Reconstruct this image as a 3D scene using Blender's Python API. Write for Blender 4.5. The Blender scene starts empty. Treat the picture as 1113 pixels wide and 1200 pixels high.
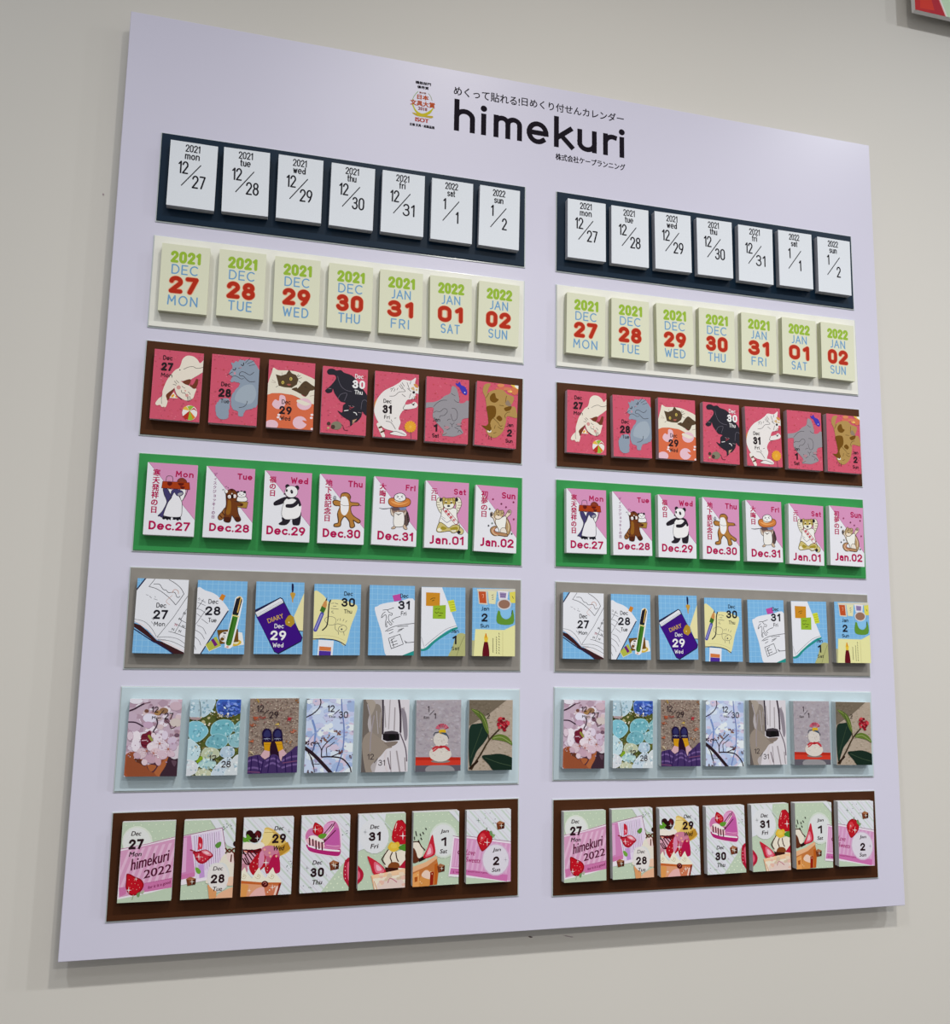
import bpy, math, random
from mathutils import Vector, Matrix
from mathutils.geometry import tessellate_polygon

# ---------------------------------------------------------------- frame of the place
U = 0.05                      # one layout unit = 50 mm, the width of a calendar pad
TOP = 2.25                    # height of the board's top edge above the floor
def W(x, y, z):               # layout units -> metres (board front at y = 0, wall behind it)
    return Vector((x * U, y * U, z * U + TOP))
BW, BH = 19.281, 20.063       # board size in units
PH, PT = 1.513, 0.170         # pad height and thickness in units
SW, SH, ST = 8.4785, 2.089, 0.04
GAP = 0.40                    # board front to wall
SC = bpy.context.scene
COL = SC.collection

# ---------------------------------------------------------------- camera
RC = ((0.965296, -0.260618, 0.016799), (0.053116, 0.132939, -0.9897), (0.255701, 0.956245, 0.142169))
CP = (2.789466, -20.04295, -13.854704)
FPX = 1071.08
cd = bpy.data.cameras.new('camera')
cam = bpy.data.objects.new('camera', cd)
COL.objects.link(cam)
cd.sensor_fit = 'HORIZONTAL'; cd.sensor_width = 36.0; cd.lens = 36.0 * FPX / 1113.0
cd.clip_start = 0.02
m3 = Matrix(((RC[0][0], -RC[1][0], -RC[2][0]), (RC[0][1], -RC[1][1], -RC[2][1]), (RC[0][2], -RC[1][2], -RC[2][2])))
cam.matrix_world = Matrix.Translation(W(*CP)) @ m3.to_4x4()
SC.camera = cam

# ---------------------------------------------------------------- world, lamps, exposure
wd = bpy.data.worlds.new('hall_light'); SC.world = wd; wd.use_nodes = True
wn = wd.node_tree.nodes['Background']
wn.inputs[0].default_value = (1.0, 0.985, 0.97, 1); wn.inputs[1].default_value = 0.36

def spot(x, y, z, tx, ty, tz, power, col, radius=0.05, cone=95, blend=0.5):
    l = bpy.data.lights.new('track_spot', 'SPOT'); l.energy = power; l.color = col
    l.shadow_soft_size = radius; l.spot_size = math.radians(cone); l.spot_blend = blend
    o = bpy.data.objects.new('track_spot', l); COL.objects.link(o)
    p = W(x, y, z); o.location = p
    o.rotation_euler = (W(tx, ty, tz) - p).to_track_quat('-Z', 'Y').to_euler()
    return o
WARM, COOL = (1.0, 0.955, 0.90), (0.93, 0.96, 1.0)
spot(-13.7, -29.5, 26, 0, 0, -40, 56, COOL, cone=78, blend=1)
spot(15, -29.5, 26, 13, 0, -42, 94, WARM, cone=76, blend=1)
spot(44, -29.5, 26, 24, 0, -40, 96, COOL, cone=84, blend=1)
spot(74, -31, 26, 28, 0, -34, 72, COOL, cone=84, blend=1)
spot(25, -73, 26, 11, 0, -42, 120, WARM, 0.06, 52, 1)
spot(9.6, -42, 26, 8, 0, -38, 24, COOL, 0.12, 72, 1)
SC.view_settings.view_transform = 'Standard'; SC.view_settings.look = 'None'
SC.view_settings.gamma = 1.0; SC.view_settings.exposure = 0.0
SC.view_settings.use_curve_mapping = False

# ---------------------------------------------------------------- materials
def s2l(c):
    c /= 255.0
    return c / 12.92 if c <= 0.04045 else ((c + 0.055) / 1.055) ** 2.4
INKGAIN = 1.2                # seen colour in the photo -> reflectance under its light
_hex = {}
def ink(h, g=None):
    k = (h, g)
    if k not in _hex:
        _hex[k] = tuple(max(0.004, min(0.9, 1.01*s2l(int(h[i:i+2], 16)) * (g or INKGAIN) - 0.007)) for i in (0, 2, 4)) + (1.0,)
    return _hex[k]

def material(name, colour=None, rough=0.5, coat=0.0, attr=None, noise=0.0, nscale=40.0, bump=0.0, spec=0.5, bands=None):
    m = bpy.data.materials.new(name); m.use_nodes = True
    nt = m.node_tree; b = nt.nodes['Principled BSDF']
    b.inputs['Roughness'].default_value = rough
    b.inputs['Coat Weight'].default_value = coat
    b.inputs['Coat Roughness'].default_value = 0.12
    b.inputs['Specular IOR Level'].default_value = spec
    tc = nt.nodes.new('ShaderNodeTexCoord')
    if attr:
        src = nt.nodes.new('ShaderNodeAttribute'); src.attribute_name = attr; out = src.outputs['Color']
    else:
        src = nt.nodes.new('ShaderNodeRGB'); src.outputs[0].default_value = colour; out = src.outputs[0]
    if noise:
        n = nt.nodes.new('ShaderNodeTexNoise'); n.inputs['Scale'].default_value = nscale; n.inputs['Detail'].default_value = 4
        nt.links.new(tc.outputs['Object'], n.inputs['Vector'])
        mr = nt.nodes.new('ShaderNodeMapRange'); mr.inputs[1].default_value = 0.3; mr.inputs[2].default_value = 0.7
        mr.inputs[3].default_value = 1 - noise; mr.inputs[4].default_value = 1 + noise * 0.4
        nt.links.new(n.outputs['Fac'], mr.inputs[0])
        mx = nt.nodes.new('ShaderNodeMix'); mx.data_type = 'RGBA'; mx.blend_type = 'MULTIPLY'; mx.inputs[0].default_value = 1
        nt.links.new(out, mx.inputs[6]); nt.links.new(mr.outputs[0], mx.inputs[7]); out = mx.outputs[2]
        if bump:
            bp = nt.nodes.new('ShaderNodeBump'); bp.inputs['Strength'].default_value = bump; bp.inputs['Distance'].default_value = 0.001
            nt.links.new(n.outputs['Fac'], bp.inputs['Height']); nt.links.new(bp.outputs[0], b.inputs['Normal'])
    if bands:                 # edges of the single sheets, stacked front to back
        wv = nt.nodes.new('ShaderNodeTexWave'); wv.bands_direction = 'Y'; wv.inputs['Scale'].default_value = bands
        wv.inputs['Distortion'].default_value = 1.5; wv.inputs['Detail'].default_value = 2; wv.inputs['Detail Scale'].default_value = 3
        nt.links.new(tc.outputs['Object'], wv.inputs['Vector'])
        mr2 = nt.nodes.new('ShaderNodeMapRange'); mr2.inputs[3].default_value = 0.82; mr2.inputs[4].default_value = 1.05
        nt.links.new(wv.outputs['Fac'], mr2.inputs[0])
        mx2 = nt.nodes.new('ShaderNodeMix'); mx2.data_type = 'RGBA'; mx2.blend_type = 'MULTIPLY'; mx2.inputs[0].default_value = 1
        nt.links.new(out, mx2.inputs[6]); nt.links.new(mr2.outputs[0], mx2.inputs[7]); out = mx2.outputs[2]
    nt.links.new(out, b.inputs['Base Color'])
    return m

M = {}
M['wall'] = material('painted_wall', ink('c7c4bd'), 0.55, noise=0.02, nscale=2.2)
M['board'] = material('board_laminate', ink('c7c5d6'), 0.3, noise=0.012, nscale=3, spec=0.3)
M['board_core'] = material('board_foam_core', (0.85, 0.84, 0.84, 1), 0.8, noise=0.03)
M['print'] = material('printed_paper', rough=0.5, attr='Ink', noise=0.03, nscale=900, spec=0.09)
M['board_print'] = material('printed_lettering', rough=0.6, attr='Ink', spec=0.06)
M['spacer'] = material('spacer_block', (0.5, 0.48, 0.45, 1), 0.8, noise=0.05)
M['acrylic'] = material('acrylic_edge', (0.60, 0.66, 0.66, 1), 0.15, noise=0.04, nscale=20)
CARD = {1: ('0f2838', 0.38), 2: ('dcdcd4', 0.35), 3: ('4a2d1d', 0.42), 4: ('388a4c', 0.30), 5: ('88847e', 0.45), 6: ('b4c4cb', 0.25), 7: ('452a1c', 0.42)}
for r, (h, ro) in CARD.items():
    M['card%d' % r] = material('display_card_' + ['', 'teal', 'ivory', 'brown', 'green', 'grey', 'pale_blue', 'dark_brown'][r], ink(h), ro, spec=0.13, noise=0.06 if r in (3, 7, 5) else 0.02, nscale=60)
SIDE = {1: 'a6a8b0', 2: 'c4c5ac', 3: 'b89ea4', 4: 'd2d8d2', 5: 'a5a5a3', 6: 'c0c8ca', 7: 'c8c8c8'}
for r, h in SIDE.items():
    M['side%d' % r] = material('sheet_edges_' + ['', 'grey', 'cream', 'rose', 'white', 'stone', 'silver', 'pearl'][r], ink(h), 0.8, noise=0.05, nscale=120, bands=250)

# ---------------------------------------------------------------- mesh helpers
def mesh_obj(name, verts, faces, mat, parent=None, loc=None, cols=None):
    me = bpy.data.meshes.new(name); me.from_pydata(verts, [], faces); me.materials.append(mat)
    if cols:
        a = me.color_attributes.new('Ink', 'FLOAT_COLOR', 'CORNER')
        buf = []
        for f, c in zip(faces, cols):
            buf.extend(c * len(f))
        a.data.foreach_set('color', buf)
    me.update()
    o = bpy.data.objects.new(name, me); COL.objects.link(o)
    if parent: o.parent = parent
    if loc is not None: o.location = loc
    return o

def box(V, F, x0, x1, y0, y1, z0, z1, b=0.0):
    """box whose four edges towards the viewer (y0 side) are chamfered by b"""
    n = len(V)
    V += [(x0+b, y0, z0+b), (x1-b, y0, z0+b), (x1-b, y0, z1-b), (x0+b, y0, z1-b),
          (x0, y0+b, z0), (x1, y0+b, z0), (x1, y0+b, z1), (x0, y0+b, z1),
          (x0, y1, z0), (x1, y1, z0), (x1, y1, z1), (x0, y1, z1)]
    F += [tuple(n+i for i in f) for f in ((0,1,2,3), (0,4,5,1), (1,5,6,2), (2,6,7,3), (3,7,4,0),
          (4,8,9,5), (5,9,10,6), (6,10,11,7), (7,11,8,4), (8,11,10,9))]

def empty(name, loc, rot=None):
    o = bpy.data.objects.new(name, None); COL.objects.link(o); o.location = loc
    o.empty_display_size = 0.01
    if rot: o.rotation_euler = rot
    return o
def tag(o, label, cat, group=None):
    o['label'] = label; o['category'] = cat
    if group: o['group'] = group
    return o

# ---------------------------------------------------------------- flat print, drawn as inked outlines
def homog(src, dst):
    A = []; B = []
    for (x, y), (u, v) in zip(src, dst):
        A.append([x, y, 1, 0, 0, 0, -u*x, -u*y]); B.append(u)
        A.append([0, 0, 0, x, y, 1, -v*x, -v*y]); B.append(v)
    n = 8
    for i in range(n):
        p = max(range(i, n), key=lambda k: abs(A[k][i])); A[i], A[p] = A[p], A[i]; B[i], B[p] = B[p], B[i]
        for k in range(n):
            if k != i:
                f = A[k][i] / A[i][i]
                for j in range(i, n): A[k][j] -= f * A[i][j]
                B[k] -= f * B[i]
    return [B[i] / A[i][i] for i in range(n)]

_txt = {}
def text_mesh(s, box_too=False):
    k = s
    if k not in _txt:
        c = bpy.data.curves.new('t', 'FONT'); c.body = s; c.resolution_u = 3
        o = bpy.data.objects.new('t', c); COL.objects.link(o)
        me = bpy.data.meshes.new_from_object(o.evaluated_get(bpy.context.evaluated_depsgraph_get()))
        vs = [(v.co.x, v.co.y) for v in me.vertices]; fs = [tuple(p.vertices) for p in me.polygons]
        bpy.data.objects.remove(o); bpy.data.curves.remove(c); bpy.data.meshes.remove(me)
        x0 = min(v[0] for v in vs); x1 = max(v[0] for v in vs); y0 = min(v[1] for v in vs); y1 = max(v[1] for v in vs)
        _txt[k] = ([((x-x0)/(x1-x0), (y-y0)/(y1-y0)) for x, y in vs], fs, (x1-x0) / (y1-y0), (x0, x1, y0, y1))
    return _txt[k] if box_too else _txt[k][:3]

def arc(cx, cy, rx, ry, a0, a1, n=None):
    n = n or max(3, int(abs(a1-a0) / 15))
    return [(cx + rx*math.cos(math.radians(a0+(a1-a0)*i/n)), cy + ry*math.sin(math.radians(a0+(a1-a0)*i/n))) for i in range(n+1)]
# monoline letter strokes: (width, [paths]); cap height 1, x-height .68
G = {
 '0': (.54, [arc(.27,.72,.27,.28,0,180)+arc(.27,.28,.27,.28,180,360)+[(.54,.72)]]),
 '1': (.24, [[(0,.80),(.22,1),(.22,0)]]),
 '2': (.54, [arc(.27,.73,.27,.27,175,-25)+[(0,0),(.55,0)]]),
 '3': (.54, [arc(.26,.76,.24,.24,160,-80)+[(.2,.53)], arc(.26,.27,.28,.27,85,-165)]),
 '7': (.52, [[(0,1),(.52,1),(.16,0)]]),
 '8': (.54, [arc(.27,.77,.23,.23,-90,270), arc(.27,.27,.27,.27,-90,270)]),
 '9': (.54, [arc(.27,.70,.27,.30,-20,340)+[(.50,.5),(.38,.2),(.22,0)]]),
 'D': (.58, [[(0,0),(0,1),(.22,1)]+arc(.22,.5,.36,.5,90,-90)+[(0,0)]]),
 'E': (.46, [[(.46,1),(0,1),(0,0),(.46,0)],[(0,.52),(.40,.52)]]),
 'C': (.56, [arc(.36,.5,.36,.5,50,310)]),
 'J': (.34, [[(.34,1),(.34,.25)]+arc(.12,.22,.22,.22,0,-100)]),
 'A': (.62, [[(0,0),(.31,1),(.62,0)],[(.11,.34),(.51,.34)]]),
 'N': (.56, [[(0,0),(0,1),(.56,0),(.56,1)]]),
 'M': (.66, [[(0,0),(.05,1),(.33,.35),(.61,1),(.66,0)]]),
 'O': (.72, [arc(.36,.5,.36,.5,0,360,24)]),
 'T': (.56, [[(0,1),(.56,1)],[(.28,1),(.28,0)]]),
 'U': (.56, [[(0,1),(0,.28)]+arc(.28,.28,.28,.28,180,360)+[(.56,1)]]),
 'W': (.80, [[(0,1),(.2,0),(.4,.8),(.6,0),(.8,1)]]),
 'F': (.44, [[(.44,1),(0,1),(0,0)],[(0,.52),(.38,.52)]]),
 'R': (.50, [[(0,0),(0,1),(.24,1)]+arc(.24,.75,.25,.25,90,-90)+[(0,.5)],[(.24,.5),(.5,0)]]),
 'I': (.02, [[(.01,0),(.01,1)]]),
 'S': (.50, [arc(.25,.75,.25,.25,30,240)+arc(.25,.26,.25,.26,60,-150)]),
 'H': (.56, [[(0,0),(0,1)],[(.56,0),(.56,1)],[(0,.52),(.56,.52)]]),
 'a': (.44, [arc(.24,.23,.2,.23,0,360,16),[(.44,.46),(.44,0)],arc(.24,.46,.2,.2,0,150)]),
 'c': (.42, [arc(.28,.33,.28,.33,50,310)]),
 '.': (.04, [[(.02,.0),(.02,.001)]]),
 'd': (.46, [arc(.22,.28,.22,.28,0,360,18),[(.46,1),(.46,0)]]),
 'e': (.56, [[(0.0,.33),(.56,.33)]+arc(.28,.33,.28,.34,0,310)]),
 'f': (.30, [arc(.26,.82,.14,.18,80,180)+[(.12,0)],[(0,.64),(.28,.64)]]),
 'h': (.46, [[(0,0),(0,1)],[(0,.42)]+arc(.23,.43,.23,.24,170,0)+[(.46,0)]]),
 'i': (.06, [[(.03,0),(.03,.62)],[(.03,.9),(.031,.9)]]),
 'k': (.44, [[(0,0),(0,1)],[(.40,.66),(.02,.27)],[(.14,.38),(.44,0)]]),
 'm': (.70, [[(0,0),(0,.66)],[(0,.44)]+arc(.175,.47,.175,.19,170,0)+[(.35,0)],[(.35,.46)]+arc(.525,.47,.175,.19,170,0)+[(.70,0)]]),
 'n': (.44, [[(0,0),(0,.66)],[(0,.42)]+arc(.22,.44,.22,.22,170,0)+[(.44,0)]]),
 'o': (.46, [arc(.23,.33,.23,.33,0,360,20)]),
 'r': (.28, [[(0,0),(0,.66)],[(0,.40)]+arc(.24,.40,.24,.25,175,70)]),
 's': (.38, [arc(.19,.50,.18,.16,25,240)+arc(.19,.17,.19,.17,60,-150)]),
 't': (.28, [[(.12,.95),(.12,.12)]+arc(.24,.12,.12,.12,180,280),[(0,.64),(.28,.64)]]),
 'u': (.44, [[(0,.66),(0,.22)]+arc(.22,.23,.22,.23,180,350)+[(.44,.24)],[(.44,.66),(.44,0)]]),
 'w': (.62, [[(0,.66),(.16,0),(.31,.6),(.46,0),(.62,.66)]]),
 '/': (.60, [[(0,0),(.6,1)]]),
}

def pts(s):
    if isinstance(s, str): return [tuple(float(v) for v in p.split(',')) for p in s.split()]
    return [tuple(p) for p in s]
def spline(P, closed, n=4):
    out = []; L = len(P); rng = range(L) if closed else range(L-1)
    for i in rng:
        p0 = P[(i-1) % L] if closed or i > 0 else P[0]; p1 = P[i]; p2 = P[(i+1) % L]
        p3 = P[(i+2) % L] if closed or i+2 < L else P[-1]
        for k in range(n):
            t = k / n; t2 = t*t; t3 = t2*t
            out.append(tuple(.5*((2*p1[j]) + (-p0[j]+p2[j])*t + (2*p0[j]-5*p1[j]+4*p2[j]-p3[j])*t2 + (-p0[j]+3*p1[j]-3*p2[j]+p3[j])*t3) for j in (0, 1)))
    if not closed: out.append(P[-1])
    return out

STEP = 3e-6; STEP_S = 0.25     # ink films 3 microns apart
class Art:
    """flat ink on one sheet; shapes are given in a local drawing frame and clipped to the sheet"""
    def __init__(self, quad, frame, w=1.0, h=PH, margin=0.0):
        self.w, self.h = w, h; self.fr = frame
        q = [(quad[i], quad[i+1]) for i in (0, 2, 4, 6)]
        self.H = homog(q, [(0, 0), (w, 0), (w, h), (0, h)])
        self.V = []; self.F = []; self.C = []; self.z = 0
        self.rnd = random.Random(7)
        self.gain = None
    def m(self, x, y):         # drawing frame -> sheet units (y down)
        f = self.fr; X = f[0] + x / f[2]; Y = f[1] + y / f[2]; H = self.H
        d = H[6]*X + H[7]*Y + 1
        return ((H[0]*X + H[1]*Y + H[2]) / d, (H[3]*X + H[4]*Y + H[5]) / d)
    def raw(self, tri_pts, col):   # polygons in sheet units, clipped and laid one film above the last
        self.z += 1
        c = ink(col, self.gain); zz = self.z
        for P in tri_pts:
            for ax, lim, sg in ((0, 0, 1), (0, self.w, -1), (1, 0, 1), (1, self.h, -1)):
                if all((p[ax]-lim)*sg >= 0 for p in P): continue
                Q = []
                for i in range(len(P)):
                    a, b = P[i-1], P[i]; da = (a[ax]-lim)*sg; db = (b[ax]-lim)*sg
                    if (da >= 0) != (db >= 0):
                        t = da / (da-db); Q.append((a[0]+(b[0]-a[0])*t, a[1]+(b[1]-a[1])*t))
                    if db >= 0: Q.append(b)
                P = Q
                if len(P) < 3: break
            if len(P) < 3: continue
            ar = sum(P[i-1][0]*P[i][1]-P[i][0]*P[i-1][1] for i in range(len(P)))
            if abs(ar) < 1e-7: continue
            if ar < 0: P = P[::-1]
            n = len(self.V)
            self.V += [((p[0]-self.w/2)*U, -zz*STEP, (self.h/2-p[1])*U) for p in P]
            self.F.append(tuple(range(n+len(P)-1, n-1, -1))); self.C.append(c)
    def fill(self, P, col):
        T = tessellate_polygon([[Vector((p[0], p[1], 0)) for p in P]])
        self.raw([[P[i] for i in t] for t in T], col)
    def rect(self, x0, y0, x1, y1, col): self.raw([[(x0, y0), (x1, y0), (x1, y1), (x0, y1)]], col)   # sheet units
    def base(self, col): self.rect(0, 0, self.w, self.h, col)
    def poly(self, col, s): self.fill([self.m(*p) for p in pts(s)], col)
    def blob(self, col, s, n=4): self.fill([self.m(*p) for p in spline(pts(s), True, n)], col)
    def ribbon(self, P, hw, col, cap=True):
        """one mitred band along the path with round (cap) or square ends"""
        Q = [P[0]]
        for q in P[1:]:
            if math.hypot(q[0]-Q[-1][0], q[1]-Q[-1][1]) > 1e-6: Q.append(q)
        if len(Q) < 2:
            return self.raw([[(Q[0][0]+hw*math.cos(i*.6283), Q[0][1]+hw*math.sin(i*.6283)) for i in range(10)]], col)
        P = Q; n = len(P)
        for i in range(1, n-1):         # sharp corner: two bands that meet
            ux, uy = P[i][0]-P[i-1][0], P[i][1]-P[i-1][1]; vx, vy = P[i+1][0]-P[i][0], P[i+1][1]-P[i][1]
            if ux*vx+uy*vy < .64*math.hypot(ux, uy)*math.hypot(vx, vy):
                self.ribbon(P[:i+1], hw, col, cap); self.ribbon(P[i:], hw, col, cap); return
        closed = math.hypot(P[0][0]-P[-1][0], P[0][1]-P[-1][1]) < hw*.2 and n > 4
        if not cap and not closed:      # square ends reach as far as round ones would
            e = lambda p, q: (p[0]+(p[0]-q[0])*hw/math.hypot(p[0]-q[0], p[1]-q[1]), p[1]+(p[1]-q[1])*hw/math.hypot(p[0]-q[0], p[1]-q[1]))
            P = [e(P[0], P[1])] + list(P[1:-1]) + [e(P[-1], P[-2])]
        def nrm(a, b):
            L = math.hypot(b[0]-a[0], b[1]-a[1]) or 1e-9; return (-(b[1]-a[1])/L, (b[0]-a[0])/L)
        N = [nrm(P[i], P[i+1]) for i in range(n-1)]; Lf, Rt = [], []
        for i in range(n):
            if closed and i in (0, n-1): n0, n1 = N[-1], N[0]
            else: n0, n1 = N[max(0, i-1)], N[min(n-2, i)]
            mx, my = n0[0]+n1[0], n0[1]+n1[1]; L = math.hypot(mx, my)
            if L < .35: mx, my, L = n0[0], n0[1], 1.0; k = hw
            else: k = hw*min(1.9, 2/L)
            Lf.append((P[i][0]+mx/L*k, P[i][1]+my/L*k)); Rt.append((P[i][0]-mx/L*k, P[i][1]-my/L*k))
        out = [[Lf[i], Lf[i+1], Rt[i+1], Rt[i]] for i in range(n-1)]
        if cap and not closed and hw > .003:
            for c, nn, sg in ((P[0], N[0], 1), (P[-1], N[-1], -1)):
                a0 = math.atan2(nn[1], nn[0]); out.append([(c[0]+hw*math.cos(a0+sg*math.pi*i/6), c[1]+hw*math.sin(a0+sg*math.pi*i/6)) for i in range(7)])
        self.raw(out, col)
    def sc(self, x, y):
        a = self.m(x-5, y); b = self.m(x+5, y); return math.hypot(a[0]-b[0], a[1]-b[1]) / 10
    def line(self, col, w, s, smooth=True, closed=False):
        P = pts(s)
        if closed: P = P + [P[0]] if not smooth else P
        if smooth and len(P) > 2: P = spline(P, closed, 4); P = P + [P[0]] if closed else P
        k = self.sc(*P[0]); self.ribbon([self.m(*p) for p in P], w*k/2, col)
    def olb(self, col, s, w=7, oc='2a242c'):      # a filled shape with a drawn outline
        self.line(oc, w*1.9, s, closed=True); self.blob(col, s)
    def ell(self, col, cx, cy, rx, ry=None, rot=0, n=18):
        ry = ry or rx; a = math.radians(rot); ca, sa = math.cos(a), math.sin(a)
        self.fill([self.m(cx+rx*math.cos(t)*ca-ry*math.sin(t)*sa, cy+rx*math.cos(t)*sa+ry*math.sin(t)*ca) for t in (i*2*math.pi/n for i in range(n))], col)
    def place(self, cx, cy, w, h, rot):
        c = self.m(cx, cy); kx = self.sc(cx, cy)
        a = self.m(cx, cy-5); b = self.m(cx, cy+5); ky = math.hypot(a[0]-b[0], a[1]-b[1]) / 10
        w *= kx; h *= ky; r = math.radians(rot); cr, sr = math.cos(r), math.sin(r)
        return lambda x, y: (c[0]+x*w*cr-y*h*sr*1.0, c[1]-(x*w*sr+y*h*cr)), w, h
    def text(self, col, s, cx, cy, w, h, bold=0.0, it=0.0, rot=0):
        f, ww, hh = self.place(cx, cy, w, h, rot)
        vs, fs, asp = text_mesh(s)
        if it:
            k = 1 / (1 + it*hh/ww)
            vs = [((x+(y)*it*hh/ww)*k, y) for x, y in vs]
        P = [f(x-.5, y-.5) for x, y in vs]
        d = bold*hh; offs = [(0, 0)] if not bold else [(-d, 0), (d, 0), (0, 0)] if ord(s[0]) < 0x2000 else [(-d, -d*.6), (d, -d*.6), (-d, d*.6), (d, d*.6)]
        for dx, dy in offs: self.raw([[(P[i][0]+dx, P[i][1]+dy) for i in t] for t in fs], col)
    def vtext(self, col, s, x0, y0, x1, y1, size, bold=0.03):
        n = len(s)                # upright column of characters, each in its own square
        for i, ch in enumerate(s):
            t = i / (n-1) if n > 1 else 0
            f, ww, hh = self.place(x0+(x1-x0)*t, y0+(y1-y0)*t, size*1.08, size*1.08, 0)
            vs, fs, asp, (bx0, bx1, by0, by1) = text_mesh(ch, True)
            E = [(bx0+x*(bx1-bx0)-.5, by0+y*(by1-by0)-.38) for x, y in vs]
            if ch == 'ー': E = [(-y, x) for x, y in E]
            elif ch in 'ィョッ': E = [(x+.1, y+.08) for x, y in E]
            P = [f(x, y) for x, y in E]; d = bold*hh*.8
            for dx, dy in ((-d, -d*.5), (d, -d*.5), (-d, d*.5), (d, d*.5)): self.raw([[(P[i][0]+dx, P[i][1]+dy) for i in t_] for t_ in fs], col)
    def strokes(self, col, s, cx, cy, w, h, sw, gap=.2, rot=0, aff=None, cap=True, xh=False):
        """monoline lettering fitted to a box; sw = stroke width in units of the box height"""
        if aff: f, ww, hh = aff
        else: f, ww, hh = self.place(cx, cy, w, h, rot)
        tot = sum(G[c][0] for c in s if c != ' ') + gap*(len(s)-1) + sum(.3 for c in s if c == ' ')
        top = .68 if xh else 1.0
        x = 0; kx = (1-sw*hh/ww) / tot; ky = (1-sw) / top; hw = sw*hh/2
        for c in s:
            if c == ' ': x += .3+gap; continue
            g = G[c]
            for path in g[1]:
                P = [f(-.5+sw*hh/ww/2+(x+px)*kx, -.5+sw/2+py*ky) for px, py in path]
                r = hw
                if c == '.':
                    n = 12; c0 = P[0]; r = hw*1.05
                    self.raw([[(c0[0]+r*math.cos(i*2*math.pi/n), c0[1]+r*math.sin(i*2*math.pi/n)) for i in range(n)]], col); continue
                if c == 'i' and len(path) == 2 and path[0][1] == .9:
                    n = 14; c0 = P[0]; r = hw*1.28
                    self.raw([[(c0[0]+r*math.cos(i*2*math.pi/n), c0[1]+r*math.sin(i*2*math.pi/n)) for i in range(n)]], col)
                else: self.ribbon(P, r, col, cap)
            x += g[0]+gap
    def star(self, col, cx, cy, r, t=.16):
        self.poly(col, [(cx+(r if i % 2 == 0 else r*t)*math.cos(i*math.pi/4+math.pi/2), cy+(r*1.2 if i % 2 == 0 else r*t)*math.sin(i*math.pi/4+math.pi/2)) for i in range(8)])
    def speckle(self, n, cols, r0, r1, box=None, region=None, stretch=1.0):
        b = box or (0, 0, self.w, self.h); R = self.rnd
        groups = {}
        for i in range(n):
            x = R.uniform(b[0], b[2]); y = R.uniform(b[1], b[3]); r = R.uniform(r0, r1); a = R.uniform(0, 6.28)
            e = R.uniform(.5, 1)*stretch
            if region and not region(x, y): continue
            k = R.randint(5, 7); P = []
            for j in range(k):
                t = a + j*6.283/k; q = r*R.uniform(.75, 1.15)
                P.append((x+q*math.cos(t), y+q*e*math.sin(t)))
            groups.setdefault((R.choice(cols), i*6//n), []).append(P)
        for (c, _), Ps in groups.items():
            zs = self.z
            for i, q in enumerate(Ps): self.z = zs + i*STEP_S; self.raw([q], c)
    def stripes(self, col, x0, dx, slope, w, n):   # sheet units, diagonal bars
        self.raw([[(x0+i*dx, 0), (x0+i*dx+w, 0), (x0+i*dx+w+slope*self.h, self.h), (x0+i*dx+slope*self.h, self.h)] for i in range(n)], col)
    def build(self, name, mat, parent, loc):
        return mesh_obj(name, self.V, self.F, mat, parent, loc, self.C)

# ---------------------------------------------------------------- the setting
V, F = [], []; box(V, F, -3.2, 4.6, 0, 0.09, 0, 4.2)
wall = mesh_obj('wall_back', V, F, M['wall'], None, (0, GAP*U, 0)); wall['kind'] = 'structure'
V, F = [], []; box(V, F, -3.2, 4.6, -5.0, 0.11, -0.1, 0)
floor = mesh_obj('floor', V, F, material('hall_carpet', (0.22, 0.22, 0.23, 1), 0.9, noise=0.2, nscale=60), None, (0, 0, 0)); floor['kind'] = 'structure'
M['scuff'] = material('scuff', (0.16, 0.12, 0.12, 1), 0.8); M['smear'] = material('pale_scuff', (0.42, 0.34, 0.36, 1), 0.8)
for x, z, w, h, mt, yy in ((9.70, -20.318, .10, .035, 'scuff', GAP), (10.586, -20.357, .26, .022, 'smear', GAP), (-0.334, -4.216, .04, .05, 'smear', GAP)):
    P = [(x*U + w/2*U*math.cos(t)*(1+.25*math.sin(3*t)), z*U + TOP + h/2*U*math.sin(t) - (x*0+math.cos(t))*w*.12*U) for t in (i*.6283 for i in range(10))]
    mesh_obj('scuff_mark', [(p[0], -0.0003, p[1]) for p in P], [tuple(range(10))], M[mt], wall, (0, 0, 0))

# ---------------------------------------------------------------- the board
board = tag(empty('display_board', W(BW/2, 0, -BH)), 'large white board of little date pads, hung on the pale wall', 'board')
def on_board(name, V, F, mat):     # children of the board, given in layout units
    return mesh_obj(name, [((x-BW/2)*U, y*U, (z+BH)*U) for x, y, z in V], F, mat, board, (0, 0, 0))
V, F = [], []; box(V, F, 0, BW, 0, .12, -BH, 0, .012); on_board('panel', V, F, M['board'])
for x in (4, 15.2):
    for z in (-4, -16):
        V, F = [], []; box(V, F, x-.5, x+.5, .121, GAP-.022, z-.5, z+.5); on_board('spacer', V, F, M['spacer'])

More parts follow.
